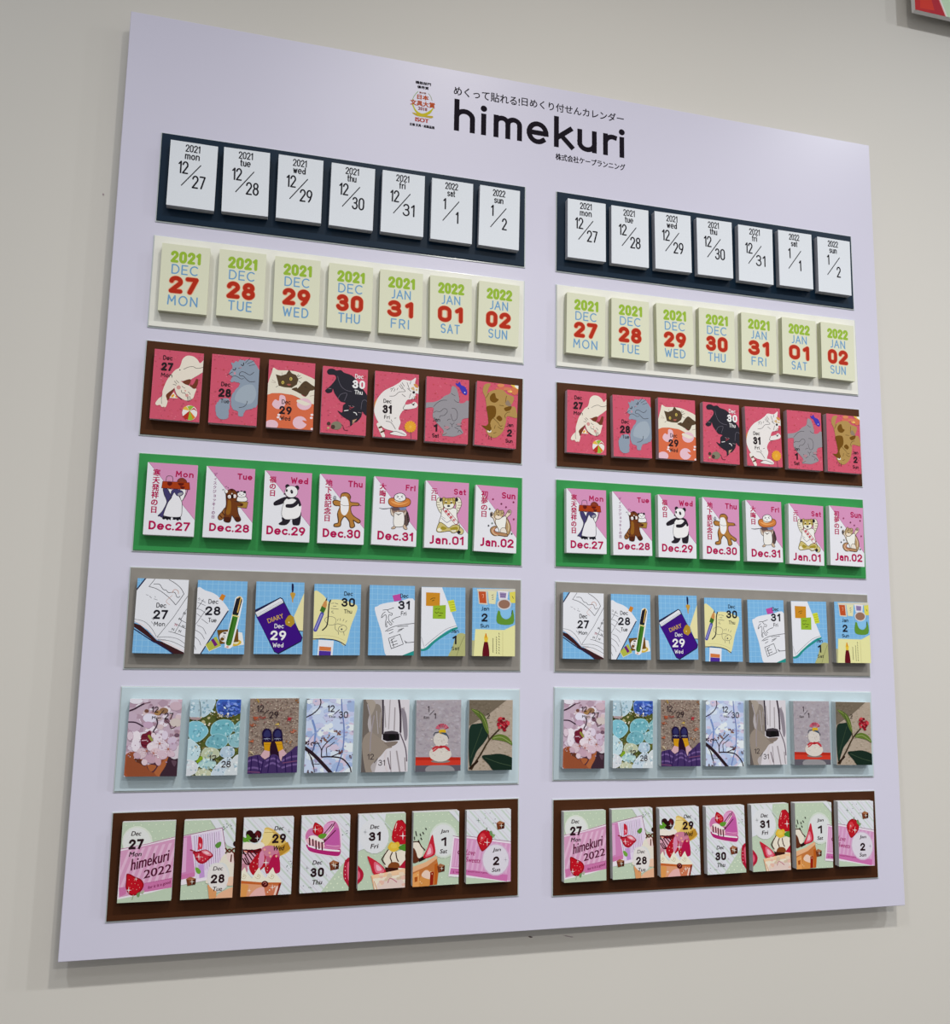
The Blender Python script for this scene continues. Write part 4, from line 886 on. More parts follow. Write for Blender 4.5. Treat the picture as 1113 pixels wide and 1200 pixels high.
def art6(k):
    fr = {1: (150, 810, 11.43), 2: (215, 812, 11.76), 3: (280, 805, 7.42), 4: (280, 805, 7.42)}.get(k, (410, 805, 5.3))
    a = Art(QUADS[(6, k)], fr); R = a.rnd; R.seed(60+k); K = '2e2228'
    def date(x1, y1, w1, h1, x2, y2, w2, h2, s0, s1, d1='12', d2=None, c=K, wk=None):
        a.strokes(c, d1, x1, y1, w1, h1, .125, .26); a.line(c, h1*.1, [s0, s1], False)
        a.strokes(c, d2 or NUM[k-1], x2, y2, w2, h2, .125, .26)
        if wk: a.text(c, DAYS[k-1], *wk, .01)
    if k == 1:
        a.base('b7a2b2')
        a.speckle(110, ['c9bccb', 'b9a4b6', 'd2c8d6', 'a88fa0', 'c4aab8', 'dcd4de'], .05, .15)
        a.speckle(60, ['b09098', 'c8b4b8', '9c8090', 'd6ced8'], .03, .08, (0.3, .1, 1, .85))
        for c_, x, y, rx, ry in (('d4d0e0', 290, 360, 90, 62), ('b89cb4', 270, 450, 70, 45), ('8a6a50', 480, 260, 60, 40), ('a07a50', 400, 290, 50, 35), ('704a40', 250, 265, 30, 25), ('c4b8b4', 640, 420, 80, 60), ('7a5a68', 520, 400, 40, 30), ('6a5060', 655, 590, 35, 28), ('d8d4de', 110, 130, 90, 40), ('c0a8b4', 640, 200, 80, 60)): a.ell(c_, x, y, rx, ry)
        a.line('3c2a38', 22, '20,262 90,235 140,205 215,165'); a.line('7a5a6a', 12, '215,165 300,145'); a.line('3c2a3a', 18, '10,412 90,415 150,440 200,470'); a.line('40303c', 18, '385,370 395,430 370,490 340,540 370,580'); a.line('5a4048', 14, '500,390 560,440 580,500 640,470')
        a.ell('9a5236', 60, 1000, 150, 190); a.blob('8c4c32', '0,850 60,820 110,900 220,960 320,1010 420,960 480,880 560,860 520,980 430,1150 0,1150')
        a.blob('5c3428', '90,890 160,910 240,960 225,1010 160,970 100,940'); a.blob('a4603c', '350,1080 450,960 520,890 540,930 450,1080 420,1150'); a.blob('50303a', '250,1010 330,1090 400,1010 430,920 340,960'); a.blob('a05c38', '260,990 380,1000 310,1080')
        a.blob('3c2a34', '545,880 600,870 680,930 680,1150 430,1150 500,1010'); a.blob('5a4450', '580,930 650,940 620,1010'); a.blob('c8c0c8', '560,850 690,720 700,860 620,910')
        a.blob('6c2434', '180,590 240,560 300,530 320,640 280,760 180,730'); a.line('8a8a40', 34, '280,600 320,655'); a.line('5a1c30', 12, '185,600 260,610'); a.line('c8a8b8', 12, '190,660 250,655'); a.line('4a1a2c', 10, '180,715 270,735'); a.ell('d8c8d0', 340, 590, 30, 35)
        petals = [('d6ccd6', 400, 640, 60, 70, 20), ('cfc4d4', 495, 590, 42, 60, 5), ('c4b4c8', 590, 660, 65, 50, -30), ('d0c4d0', 470, 740, 60, 70, 10), ('bca8bc', 600, 740, 52, 55, 0), ('d8ccd4', 330, 740, 80, 60, -15), ('c8b0bc', 560, 830, 70, 45, 20), ('cfb8c0', 370, 810, 70, 50, 0), ('b898a8', 300, 900, 80, 60, 20), ('c8b0bc', 460, 850, 70, 60, 0), ('c0a0ac', 400, 930, 40, 65, -10), ('dcd4dc', 110, 620, 60, 90, 10), ('d8d0da', 100, 730, 60, 80, 0), ('c8b4bc', 180, 830, 70, 70, 0), ('bca0ac', 120, 860, 50, 40, 30), ('d0bcc4', 220, 950, 40, 40, 0), ('cdbcc8', 30, 600, 40, 60, 0)]
        for c_, x, y, rx, ry, ro in petals: a.ell('a4889a', x+4, y+6, rx, ry, ro); a.ell(c_, x, y, rx, ry, ro)
        for x, y in ((425, 700), (540, 775), (340, 830), (250, 800)):
            a.ell('a8644c', x, y, 14)
            for i in range(6): a.line('a8746c', 4, [(x, y), (x+50*math.cos(i), y+50*math.sin(i))], False)
        a.speckle(50, ['e4dce4', 'd8ccd6', 'a888a0'], .006, .02, (.02, .72, .9, 1.25))
        date(362, 243, 92, 80, 548, 332, 118, 86, (425, 320), (480, 255), wk=(384, 352, 120, 38))
    elif k == 2:
        a.base('50582c'); a.speckle(160, ['6c7430', '3c4424', '8a8a50', '7a6a40', 'b0a880'], .01, .04)
        st = [('a8c0cc', '90,85 215,85 235,330 85,325'), ('b0c6d2', '225,90 430,85 425,180 350,290 245,325'), ('3f62b4', '490,85 805,85 800,240 700,320 570,330 460,260'), ('78b4c4', '70,420 180,385 280,425 345,530 260,640 160,680 70,600'),
              ('6aa8b4', '370,520 400,430 500,370 640,375 700,440 690,510 620,590 500,590 385,580'), ('6ba4b0', '300,700 350,610 450,560 560,580 620,640 580,730 480,770 350,750'), ('78aab0', '700,480 720,430 800,380 790,560 720,560'), ('84b0b8', '600,620 700,560 790,560 770,740 650,730'),
              ('b0b89c', '240,850 280,770 390,750 480,790 490,870 370,910 260,890'), ('a4c4c4', '200,980 260,920 370,905 450,960 400,1030 260,1040'), ('b4ccd4', '60,640 160,680 230,760 220,860 170,930 40,920'), ('c8ccd2', '40,930 150,940 200,1000 170,1100 30,1140'),
              ('b8bca0', '175,1140 180,1080 260,1045 360,1070 380,1140'), ('a8bccc', '500,850 540,750 650,735 700,780 690,860 590,900'), ('bccad6', '385,1090 450,1000 560,900 660,900 660,1050 560,1140 390,1140'), ('c4ccd0', '640,960 720,860 770,880 760,1140 560,1140')]
        for c_, s in st:
            a.blob(mix(c_, 'e0f0f0', .35), s); P = pts(s); cx = sum(p[0] for p in P)/len(P); cy = sum(p[1] for p in P)/len(P)
            a.blob(c_, [(cx+(x-cx)*.93, cy+(y-cy)*.93) for x, y in P])
            for i in range(16):
                x = cx+R.uniform(-85, 85); y = cy+R.uniform(-75, 75); a.ell(mix(c_, R.choice(['ffffff', '407080', 'd0f0f4', '5080a0']), .38), x, y, R.uniform(6, 26), R.uniform(5, 18), R.uniform(0, 180), 7)
        for i in range(46):
            x, y = R.choice([(430, 290), (200, 365), (340, 420), (480, 320), (160, 745), (640, 310), (560, 330)]); a.ell(R.choice(['d8d0b8', 'c0b8a0', 'e0dcd0', '6a6030']), x+R.uniform(-55, 55), y+R.uniform(-30, 30), R.uniform(6, 15), None, 0, 7)
        for i in range(30): a.ell('303a34', R.choice([215, 235, 440, 600, 650, 330])+R.uniform(-25, 25), R.uniform(100, 1000), 5, 9, R.uniform(0, 90), 6)
        a.line('4c5c5c', 8, '222,110 236,200 238,320'); a.blob('a08a8c', '90,335 240,340 210,370 110,365'); a.blob('7a9a24', '175,940 240,870 265,905 200,960')
        a.ell('d0e0ee', 560, 215, 26); a.speckle(40, ['6a88d0', '5068c0', '8098d8', '3a50a0'], .015, .05, (.56, .02, .98, .3))
        date(400, 892, 100, 78, 586, 978, 128, 88, (455, 960), (510, 905))
    elif k == 3:
        a.base('8a7a70'); a.speckle(900, ['9c8c80', '786860', 'a89a8c', '6a5a50', '907c6c', 'b0a294', '80605a'], .008, .022)
        for c_, x, y, n in (('b0563c', 155, 275, 7), ('a8303c', 440, 280, 7), ('b05a40', 480, 385, 7), ('c0a03c', 335, 330, 4), ('98704c', 430, 480, 5), ('a04030', 215, 265, 4), ('b09038', 155, 125, 3), ('a86048', 120, 330, 3), ('9a5038', 350, 400, 3), ('c8b890', 100, 570, 3), ('a85c40', 120, 470, 4), ('8a5a30', 500, 125, 4)):
            for i in range(n):
                a.poly(mix(c_, R.choice(['ffffff', '402010']), R.uniform(0, .25)), [(x+R.uniform(-38, 38), y+R.uniform(-24, 24)), (x+R.uniform(-30, 30), y+R.uniform(-20, 20)), (x+R.uniform(-15, 15), y+R.uniform(-20, 20))])
        a.speckle(260, ['a08c80', '6c5c54', 'b4a494'], .006, .014)
        for s in (-1, 1):
            cx = 290+s*46
            a.blob('20183a', [(cx-40*1, 440), (cx-42, 395), (cx-20, 364), (cx+12, 362), (cx+36, 385), (cx+42, 440), (cx+36+4*s, 500), (cx-32+4*s, 505)])
            a.blob('30305c', [(cx-26, 400), (cx-4, 374), (cx+20, 385), (cx+26, 430), (cx-24, 432)]); a.line('a0a8c0', 3, [(cx-30, 452), (cx, 446), (cx+28, 452)]); a.line('80809a', 5, [(cx-14, 460), (cx-4, 450), (cx+10, 460)])
        a.poly('c08c1c', '214,480 280,480 278,540 262,562 220,548'); a.poly('c4901e', '312,475 372,472 384,540 340,562'); a.line('9a6c10', 3, '222,500 276,500', False); a.line('9a6c10', 3, '316,500 376,498', False)
        a.poly('c4a0a8', '218,548 268,560 264,605 225,628 184,600'); a.poly('c4a0a8', '345,560 384,540 420,588 376,604 362,655 350,620'); a.blob('2a1828', '280,480 312,475 340,560 350,640 300,640 268,560')
        a.blob('41305e', '70,625 120,598 178,590 225,630 290,585 340,600 368,650 380,610 440,560 520,520 520,760 50,760')
        for s in ('70,650 130,632 200,660', '68,710 130,700 190,715', '240,640 300,620 345,650', '230,690 290,660 350,690', '375,640 440,610 510,600', '375,700 440,680 510,670'): a.line('6a5488', 16, s)
        for s in ('110,610 100,745', '160,600 180,745', '270,600 250,740', '320,605 330,740', '400,600 405,740', '455,565 460,740', '210,640 190,745'): a.line('2c1e4c', 10, s)
        for s in ('70,735 180,742', '380,660 510,640'): a.line('6e4468', 9, s)
        date(186, 187, 62, 60, 303, 241, 78, 58, (218, 232), (258, 200)); a.text('8a2c28', 'Wed', 200, 265, 56, 20, .01)
    elif k == 4:
        a.base('b9c6de'); a.speckle(120, ['c8d4e8', 'a8b8d8', 'd4dcec', 'b8bcd8', 'c4b8cc', '98acd0'], .04, .13)
        a.speckle(40, ['8c90b4', 'a094b0', '9aa4cc'], .015, .045)
        a.line('6a7cb0', 10, '892,100 896,200 912,330 912,450 900,560 875,640 845,735'); a.line('7088bc', 16, '640,290 665,380 660,450 650,540'); a.line('8898c4', 8, '600,480 640,420 710,360')
        D = '2c2026'
        a.line(D, 30, '560,520 640,580 720,660 820,770'); a.line(D, 9, '705,95 712,140 690,190 640,235 588,262'); a.line(D, 7, '590,110 620,100')
        for w, s in ((11, '720,608 790,606 880,616 930,650 965,700 975,745'), (8, '716,606 720,550 740,510 790,460 830,430'), (7, '680,480 715,540 718,600'), (6, '765,604 762,530 790,510 830,480'), (6, '600,570 640,640 655,740'), (5, '655,668 700,670'), (8, '800,606 860,580 885,560'), (6, '700,488 660,500 640,560'), (6, '620,600 635,660 650,700')): a.line(D, w, s)
        for x, y, n, c_ in ((740, 460, 9, '6a4444'), (850, 400, 9, '7a5448'), (605, 490, 7, '3a2428'), (870, 560, 7, '5a3434'), (775, 440, 4, '8a6a58'), (620, 735, 6, '5a4a50'), (975, 600, 6, '5a5060'), (665, 490, 4, '3c2c34')):
            for i in range(n): a.ell(mix(c_, R.choice(['ffffff', '200808']), R.uniform(0, .3)), x+R.uniform(-30, 30), y+R.uniform(-20, 20), R.uniform(6, 14), R.uniform(5, 9), R.uniform(0, 180), 7)
        date(800, 187, 62, 58, 908, 240, 80, 56, (832, 232), (872, 198), wk=(808, 257, 58, 18))
    elif k == 5:
        a.base('a8a2a4')
        a.poly('cac6cc', '205,70 385,70 385,540 150,540 180,420'); a.poly('5c5654', '60,340 110,400 110,540 60,540')
        a.blob('6a625c', '70,60 120,60 130,130 110,230 130,330 90,400 70,340'); a.blob('857c74', '150,112 190,120 200,200 200,280 190,340 150,330 130,200')
        a.blob('8d8278', '75,350 120,280 160,300 200,330 262,372 225,388 190,430 130,490 140,540 100,540'); a.blob('9c9288', '100,80 140,80 160,110 130,180 118,120')
        for s in ('215,120 222,250', '250,80 240,260', '280,130 275,270', '150,180 130,300 125,400', '165,150 175,290', '190,160 185,250', '110,110 130,200', '250,400 255,530', '290,400 310,530', '335,130 350,280', '340,440 345,520'): a.line(mix('857c80', 'b8b4b8', R.random()*.7), R.uniform(4, 10), s)
        a.blob('857e88', '320,130 350,170 358,300 340,330 325,200'); a.line('c8c0c4', 12, '225,400 215,460 230,520'); a.line('605058', 6, '235,440 250,510')
        a.line('38303a', 11, '205,78 206,180 204,290'); a.line('3c323c', 12, '304,78 314,170 314,280'); a.line('5c505c', 7, '312,290 345,380 352,460')
        a.poly('201c20', '204,292 262,284 306,290 308,330 232,338 204,328'); a.poly('403a40', '215,278 262,272 300,280 300,292 210,292'); a.ell('101010', 262, 312, 24, 18); a.blob('7c7068', '215,345 295,338 278,362 240,372 228,360')
        date(128, 434, 40, 36, 197, 471, 42, 36, (150, 472), (172, 444), c='3a3234')
    elif k == 6:
        a.base('a09ba4'); a.rect(0, 0, 1, 1.2, '9f989f')
        a.speckle(260, ['a8a2aa', '988f98', 'a39aa0'], .02, .05, (0, 0, 1, 1.2))
        a.poly('5a5660', '405,480 700,480 700,540 405,540'); a.blob('8a888c', '490,490 620,490 640,530 480,530'); a.poly('a82c20', '405,436 700,436 700,458 405,458'); a.poly('c0382a', '405,455 700,455 700,484 405,488')
        a.ell('7c7470', 562, 462, 60, 10); a.ell('cbc4bc', 560, 417, 70, 47); a.ell('c6c0ba', 563, 328, 46, 44)
        a.speckle(60, ['d4cec6', 'bab2aa'], .008, .02, (.33, .78, .7, 1.2))
        a.line('b03038', 12, '515,385 535,372 560,375 590,370 612,385'); a.line('b83c44', 9, '545,378 530,390 518,398'); a.line('b83c44', 9, '590,374 608,388 616,394'); a.ell('a02830', 566, 372, 12, 9)
        a.line('3c4450', 5, '520,300 528,284 552,280'); a.line('3c4450', 5, '590,280 604,300 612,318')
        for i in range(8):
            t = math.radians(205+i*18.5); a.poly(R.choice(['b8304c', 'd0506c', 'a82848']), [(573+12*math.cos(t), 268+8*math.sin(t)), (573+43*math.cos(t-.14), 268+41*math.sin(t-.14)), (573+43*math.cos(t+.1), 268+41*math.sin(t+.1))])
        a.blob('c8a024', '554,268 592,266 590,290 558,290'); a.blob('405060', '556,284 592,284 602,302 580,294')
        a.strokes(K, '1', 488, 136, 12, 36, .11); a.line(K, 3, '496,172 522,146', False); a.strokes(K, '1', 528, 180, 12, 34, .11); a.text(K, 'Sat', 475, 189, 36, 14, .01)
    else:
        a.base('a59788'); a.speckle(340, ['ac9f90', '9c8e7e', 'b4a898', '92846f'], .012, .035, (.15, .1, 1, 1.5), stretch=.5)
        a.poly('6c6254', '735,75 980,75 860,170 740,240')
        a.speckle(60, ['74695a', '645a4c'], .012, .035, (0, .05, .5, .35))
        a.blob('1f3028', '740,262 790,228 840,232 860,290 835,340 790,395 770,440 742,490'); a.blob('53662e', '752,135 810,155 848,205 862,290 840,270 815,210 780,170'); a.line('889450', 3, '760,140 820,180 858,270')
        a.line('3c3224', 10, '925,265 880,310 850,350 810,420 780,465 755,510'); a.line('4c4030', 7, '858,295 862,325 850,350'); a.blob('5c7030', '880,325 900,300 940,294 985,315 1012,362 970,342 920,330'); a.line('98a468', 3, '890,318 940,312 1000,350')
        a.blob('1d2c24', '818,430 870,420 930,415 985,430 1012,450 1010,525 900,522 860,480'); a.line('2c2018', 14, '745,505 770,480 790,462')
        a.line('3a3a30', 3, '800,150 825,235'); a.line('40503c', 3, '840,440 920,470 1000,490'); a.line('3c4c38', 3, '750,440 790,330 820,250')
        for i in range(26): a.ell(R.choice(['a02430', '8a1c28', 'c04048', '701820']), 950+R.uniform(-32, 34), 235+R.uniform(-38, 38)-R.uniform(0, 6), 10, 9, 0, 9)
        for i in range(10): a.ell('d0787c', 950+R.uniform(-28, 28), 232+R.uniform(-34, 34), 2.5, 2.5, 0, 5)
        a.strokes('3a3028', '2', 858, 180, 18, 30, .11)
    return a

A7 = (120, 930, 6.547); B7 = (270, 930, 6.547); C7 = (410, 930, 5.3)
def art7(k):
    fr = {1: A7, 2: A7, 3: B7, 4: B7}.get(k, C7)
    a = Art(QUADS[(7, k)], fr); R = a.rnd; R.seed(70+k); K = '2c1c20'
    GRN, STR = 'b3c3ad', 'd0d3da'
    def dots(n=8):
        for j in range(12):
            for i in range(8): a.raw([[(.07+i*.14+(j % 2)*.07+q*math.cos(t), .06+j*.13+q*math.sin(t)) for t in (0, 1.05, 2.1, 3.14, 4.19, 5.24)] for q in (.011,)], 'd2dcc4')
    def stripes(): a.stripes('bcc8c0', -1.4, .24, .95, .045, 11); a.stripes('c8c2cc', -1.3, .24, .95, .02, 11)
    def berry(cx, cy, rx, ry, rot=0, tip=1, cut=False):
        P = [(-.75, -.55), (-.3, -.95), (.3, -.95), (.78, -.5), (.85, 0), (.5, .6), (0, 1.05), (-.5, .6), (-.88, 0)]
        r_ = math.radians(rot); f = lambda u, v: (cx+rx*u*math.cos(r_)-ry*v*tip*math.sin(r_), cy+rx*u*math.sin(r_)+ry*v*tip*math.cos(r_))
        a.blob('8c1420', [f(u*1.04, v*1.04) for u, v in P]); a.blob('b01c28', [f(u*.93, v*.93) for u, v in P])
        a.blob('c83c44', [f(u*.4-.3, v*.4-.25) for u, v in P])
        for i in range(12): x, y = f(R.uniform(-.6, .6), R.uniform(-.6, .6)); a.ell('e0988c', x, y, 2.2, 3, 0, 6)
    def slice_(s, inner):
        a.blob('b82838', s); a.blob('d4687c', inner)
        P = pts(inner); cx = sum(p[0] for p in P)/len(P); cy = sum(p[1] for p in P)/len(P)
        a.blob('e0b0bc', [(cx+(x-cx)*.55, cy+(y-cy)*.55) for x, y in P])
    def cube(cx, cy, w, h):
        a.poly('4a2418', [(cx-w, cy-h*.5), (cx-w*.2, cy-h), (cx+w, cy-h*.6), (cx+w*.9, cy+h*.7), (cx-w*.7, cy+h)]); a.poly('9a6444', [(cx-w, cy-h*.5), (cx-w*.2, cy-h), (cx+w, cy-h*.6), (cx+w*.1, cy-h*.1)])
        a.poly('6e3a26', [(cx-w, cy-h*.5), (cx+w*.05, cy-h*.1), (cx, cy+h*.85), (cx-w*.75, cy+h)]); a.star('e8dcd0', cx+w*.2, cy+h*.1, w*.55)
    c = K
    if k == 1:
        a.base(GRN); dots()
        a.ell('cdd4c8', 268, 370, 118, 122); a.ell('d3d6d4', 265, 370, 106, 110)
        a.poly('ddd6de', '130,428 350,385 560,332 560,710 350,765 112,812'); a.poly('c893b4', '140,440 350,395 560,345 560,700 350,750 125,798')
        
        for i in range(10): x = 200+i*52; x1 = max(142, min(552, x)); a.poly('d4acc6', [(x, 436-i*9), (x+24, 430-i*9), (x-106, 752-i*7), (x-130, 757-i*7)] if x-130 > 120 else [(x, 436-i*9), (x+24, 430-i*9), (135, 432-i*9+(x+24-135)*2.4), (135, 436-i*9+(x-135)*2.4)])
        a.poly(GRN, '100,812 350,765 560,710 560,860 100,860'); a.poly('ddd6de', '112,812 350,765 560,710 560,700 350,750 122,798')
        a.line('b06a98', 5, '130,428 350,385 560,332', False)
        a.poly('c070a0', '320,690 560,642 560,715 345,752 300,755'); a.poly('c070a0', '125,722 190,712 180,770 135,790')
        for i in range(18): a.line('a04c80', 4, [(325+i*12.5, 688-i*2.4), (331+i*12.5, 687-i*2.4)], False)
        a.blob('8c1420', '186,616 215,618 252,638 292,654 316,684 314,718 290,754 255,780 224,782 198,764 178,720 182,668'); a.blob('b41a26', '192,626 215,628 250,648 286,662 306,688 304,714 282,746 252,770 226,772 204,756 188,718 190,670')
        for x, y in ((205, 660), (225, 690), (250, 690), (275, 700), (235, 730), (262, 735), (210, 720), (285, 720), (245, 665)): a.ell('e0988c', x, y, 2.5, 4, 0, 6)
        a.star('f0e8e8', 202, 740, 24); a.star('f0e8e8', 258, 655, 16)
        a.blob('6c8c5c', '262,770 290,755 282,790 268,792'); a.line('8a9a7a', 6, '238,778 228,812'); a.blob('a0a890', '290,758 322,740 310,770')
        a.text('501630', 'himekuri', 368, 508, 314, 86, .02, .3, 13); a.text('501630', '2022', 424, 594, 224, 62, .025, .22, 12); a.text('7c2050', 'for it is a good', 436, 702, 180, 30, .01, .25, 12)
        tx = [(262, 305, 80, 34), (260, 387, 116, 76), (255, 463, 100, 36)]
    elif k == 2:
        a.base(GRN); dots(); a.poly(STR, '820,190 1040,180 1040,430 960,400'); 
        for i in range(4): a.poly('bcc8bc', [(880+i*50, 195), (900+i*50, 195), (1040+i*50, 400), (1020+i*50, 400)])
        a.poly('ddd6de', '600,325 920,260 945,420 950,620 800,665 590,705'); a.poly('c27cac', '600,335 680,318 712,620 594,650'); a.poly('d0a0c4', '610,345 650,335 640,600 600,610'); a.poly('d4c8dc', '684,320 910,275 935,420 935,610 716,660')
        for i in range(12): x = 705+i*17; a.line('9a6aa0' if i % 3 else '6a4870', 3, [(x, 325-i*3), (x+14, 600-i*4)], False)
        a.poly('c070a0', '598,625 705,602 710,635 596,662'); a.poly('b890c8', '738,545 778,538 784,640 744,648'); a.line('8c4878', 5, '600,328 920,262 945,420', False)
        a.blob('d0d4d4', '590,712 800,668 880,640 900,700 780,760 590,800') if False else None
        slice_('740,330 768,350 765,420 735,415 735,360', '742,380 760,385 758,412 740,410'); a.line('c8344c', 14, '742,400 738,425'); a.blob('9c1828', '692,448 735,442 790,428 832,450 848,478 818,505 792,528 765,538 735,528 714,500 704,470'); a.blob('b82c3c', '706,462 740,455 790,460 815,490 790,515 765,525 740,515 722,492'); a.blob('d88090', '760,445 792,434 828,455 836,476 800,472'); a.blob('e4b8c0', '775,448 800,444 820,460 800,464'); a.line('8c1c28', 9, '676,432 700,440 722,452')
        for x, y in ((735, 478), (748, 500), (768, 488), (770, 512), (790, 500)): a.ell('e8b0b4', x, y, 3, 5, 0, 6); a.star('e8c8d0', 740, 485, 26)
        a.blob('58883c', '865,395 890,372 912,372 905,405 880,418'); a.blob('6a9c3c', '712,568 735,570 755,595 745,615 722,605')
        cube(680, 672, 38, 35)
        a.blob('d8d2c4', '930,470 975,480 1030,560 1030,650 800,690 830,620 880,560'); a.blob('cdd0d0', '820,560 880,530 945,540 975,620 950,720 860,760 815,700')
        a.blob('dcc8c4', '950,465 1010,450 1030,520 980,530'); 
        for s in ('945,420 975,450 1010,420 1030,445', '945,455 975,425 1010,455 1030,430', '990,470 985,520', '1010,460 1015,540'): a.line('5a2c20', 10, s)
        a.ell('2c2020', 1018, 385, 16, 20); a.poly('d08850', '808,700 830,705 850,800 818,812'); a.blob('d8a888', '880,780 940,740 1020,720 1020,830 870,830'); a.poly('cf9260', '805,700 880,705 870,800 822,812'); a.blob('dcb8a0', '930,650 1020,640 1020,700 940,700')
        a.ell('d6d2d0', 885, 640, 82, 108)
        a.speckle(12, ['5c6c64'], .008, .014, (.75, .05, .95, .2))
        tx = [(888, 573, 78, 32), (885, 652, 108, 68), (882, 730, 80, 34)]
    elif k == 3:
        a.base(STR); stripes()
        a.blob('d0b060', '262,268 300,262 360,300 460,420 380,480 300,470 235,380 258,320'); a.poly('b08430', '350,420 440,370 462,422 378,482'); a.blob('dcc888', '262,280 310,285 330,320 280,400 245,370')
        a.line('8c6828', 3, '262,300 340,300 400,330'); 
        a.blob('2c1014', '120,300 140,282 165,285 182,305 205,282 235,295 236,330 212,368 190,378 160,372 125,340'); a.blob('5c1c20', '190,300 215,288 230,320 205,345'); a.star('f0e0e0', 206, 342, 20)
        a.blob('5a9030', '95,330 118,340 130,312 150,330 162,345 140,362 160,372 100,372 92,350')
        a.blob('ddd6cc', '85,395 120,372 160,378 190,390 235,372 262,400 220,430 90,425')
        a.ell('b85878', 300, 480, 80, 78); a.ell('c07890', 300, 440, 70, 42)
        a.blob('a81c48', '330,470 372,490 382,560 372,608 300,615 275,590'); a.blob('701420', '84,430 180,430 235,420 225,460 130,455'); 
        a.blob('cf9cae', '88,470 150,455 215,470 200,520 150,560 85,540'); a.blob('b88090', '84,545 120,540 130,600 80,610')
        for s in ('90,425 100,440 120,432 140,445 165,432 190,445 228,428', '95,440 130,500 150,545', '110,495 140,540 175,520', '125,450 165,510', '150,450 195,500', '180,450 210,480', '90,455 120,470', '95,500 120,540 150,545'): a.line('3c141c', 9, s)
        a.blob('dc8c7c', '100,440 128,442 122,455'); a.blob('a81c28', '215,458 170,510 142,565 178,628 235,585 275,540 262,470'); a.blob('cc84a4', '222,470 245,440 262,500 240,560 215,570'); a.blob('a8202c', '262,560 300,548 292,600 275,615')
        for x, y in ((175, 560), (190, 590), (205, 540), (180, 530), (285, 570), (282, 590), (215, 500)): a.ell('e0b0a4', x, y, 3, 5, 0, 6)
        for x, y in ((262, 430), (308, 482), (352, 480), (300, 455)): a.ell('e0a08c', x, y, 9)
        a.star('f0e4ec', 272, 530, 30)
        for cx in (105, 215, 320): a.blob('dedac8', [(cx-58, 670), (cx-30, 615), (cx-2, 575), (cx+8, 570), (cx+20, 605), (cx+62, 660), (cx+60, 690), (cx-58, 685)]); a.line('b8b090', 4, [(cx-28, 640), (cx, 655), (cx+14, 632), (cx-6, 618)]); a.ell('c8bca0', cx-4, 634, 8)
        a.poly('d09470', '72,670 220,685 390,685 355,800 70,800'); a.poly('b86030', '80,668 250,682 390,682 388,700 240,700 78,690'); a.blob('d8a8a4', '150,780 200,730 260,720 270,790 150,800'); a.poly('c07050', '255,705 380,700 345,785 270,790')
        a.poly('e0c0b4', '350,712 370,708 345,780 330,782'); a.poly('7c2c20', '372,690 390,688 360,785 348,785'); a.poly('d09050', '78,690 140,700 120,790 75,795')
        a.ell('4c1814', 264, 694, 27, 25); a.line('b87068', 4, '250,690 262,680 276,692 262,702'); a.star('f4e8d8', 322, 720, 22); a.star('f0dcc8', 145, 745, 18)
        for x, y in ((300, 740), (285, 755), (340, 712)): a.ell('ecd8c4', x, y, 5, 5, 0, 6)
        a.star('5c6464', 450, 290, 18, .1); a.speckle(10, ['6c7c74'], .008, .014, (.85, .85, 1, 1.1))
        tx = [(375, 265, 74, 32), (374, 343, 108, 70), (370, 417, 90, 38)]
    elif k == 4:
        a.base(STR); stripes(); a.poly(GRN, '690,760 860,540 930,470 930,760')
        for x, y in ((740, 720), (770, 690), (800, 655), (790, 720), (820, 690), (850, 655), (830, 640), (880, 690), (860, 720), (800, 750), (740, 750), (850, 610), (880, 600)): a.ell('d2dcc4', x, y, 6, 6, 0, 6)
        a.blob('d8ccd8', '568,320 600,265 650,225 700,260 740,215 800,200 845,260 855,360 838,480 760,482 620,455 575,390')
        a.blob('a8286c', '582,390 620,405 740,430 838,420 834,475 760,474 625,448 590,420'); a.blob('c070a0', '576,320 600,275 650,260 700,280 742,222 800,212 832,262 842,350 836,425 740,425 620,400 585,370')
        a.blob('d094bc', '715,250 760,222 800,222 780,262 730,330'); a.poly('b8589c', '705,400 800,255 832,270 838,400 780,410'); a.line('e4dce0', 12, '600,400 660,420 740,432 834,440'); a.line('d898bc', 6, '735,395 790,402 835,400')
        a.blob('e0d8d4', '600,335 640,320 700,350 722,378 700,402 620,370'); a.blob('dcb0b8', '592,345 715,385 705,420 600,385')
        for x, y, L in ((606, 342, 52), (632, 352, 45), (655, 362, 60), (678, 372, 48), (702, 375, 55)): a.line('4c1424', 11, [(x, y), (x+2, y+L)], False); 
        for s in ('718,365 745,320 800,222', '712,378 760,330 806,282', '690,340 700,330 780,235'): a.line('4c1424', 7, s)
        a.line('e0d4cc', 7, '725,345 790,255'); berry(668, 272, 46, 50, 160, 1); a.star('f0e4e8', 650, 275, 24); a.blob('5c9030', '672,325 700,308 738,310 720,340 690,345')
        cube(796, 550, 38, 40); a.star('eadccc', 788, 545, 20)
        a.blob('a82038', '885,508 925,505 925,720 890,690 866,640 868,560'); a.blob('d06078', '895,540 925,530 925,680 900,650'); a.line('8c1828', 6, '880,512 905,520')
        for y in (560, 590, 620, 650): a.ell('e8c0c4', 880, y, 3, 5, 0, 6)
        a.star('5c6464', 588, 570, 18, .1); a.star('7c8484', 736, 628, 12, .1); a.speckle(6, ['55655c'], .008, .014, (.85, .15, 1, .4)); a.speckle(4, ['444c4c'], .008, .014, (.05, 1.3, .3, 1.42))
        tx = [(668, 527, 76, 32), (666, 603, 106, 70), (664, 679, 84, 36)]
    elif k == 5:
        a.base(GRN); dots(); a.poly(STR, '45,115 225,115 215,190 120,330 45,360')
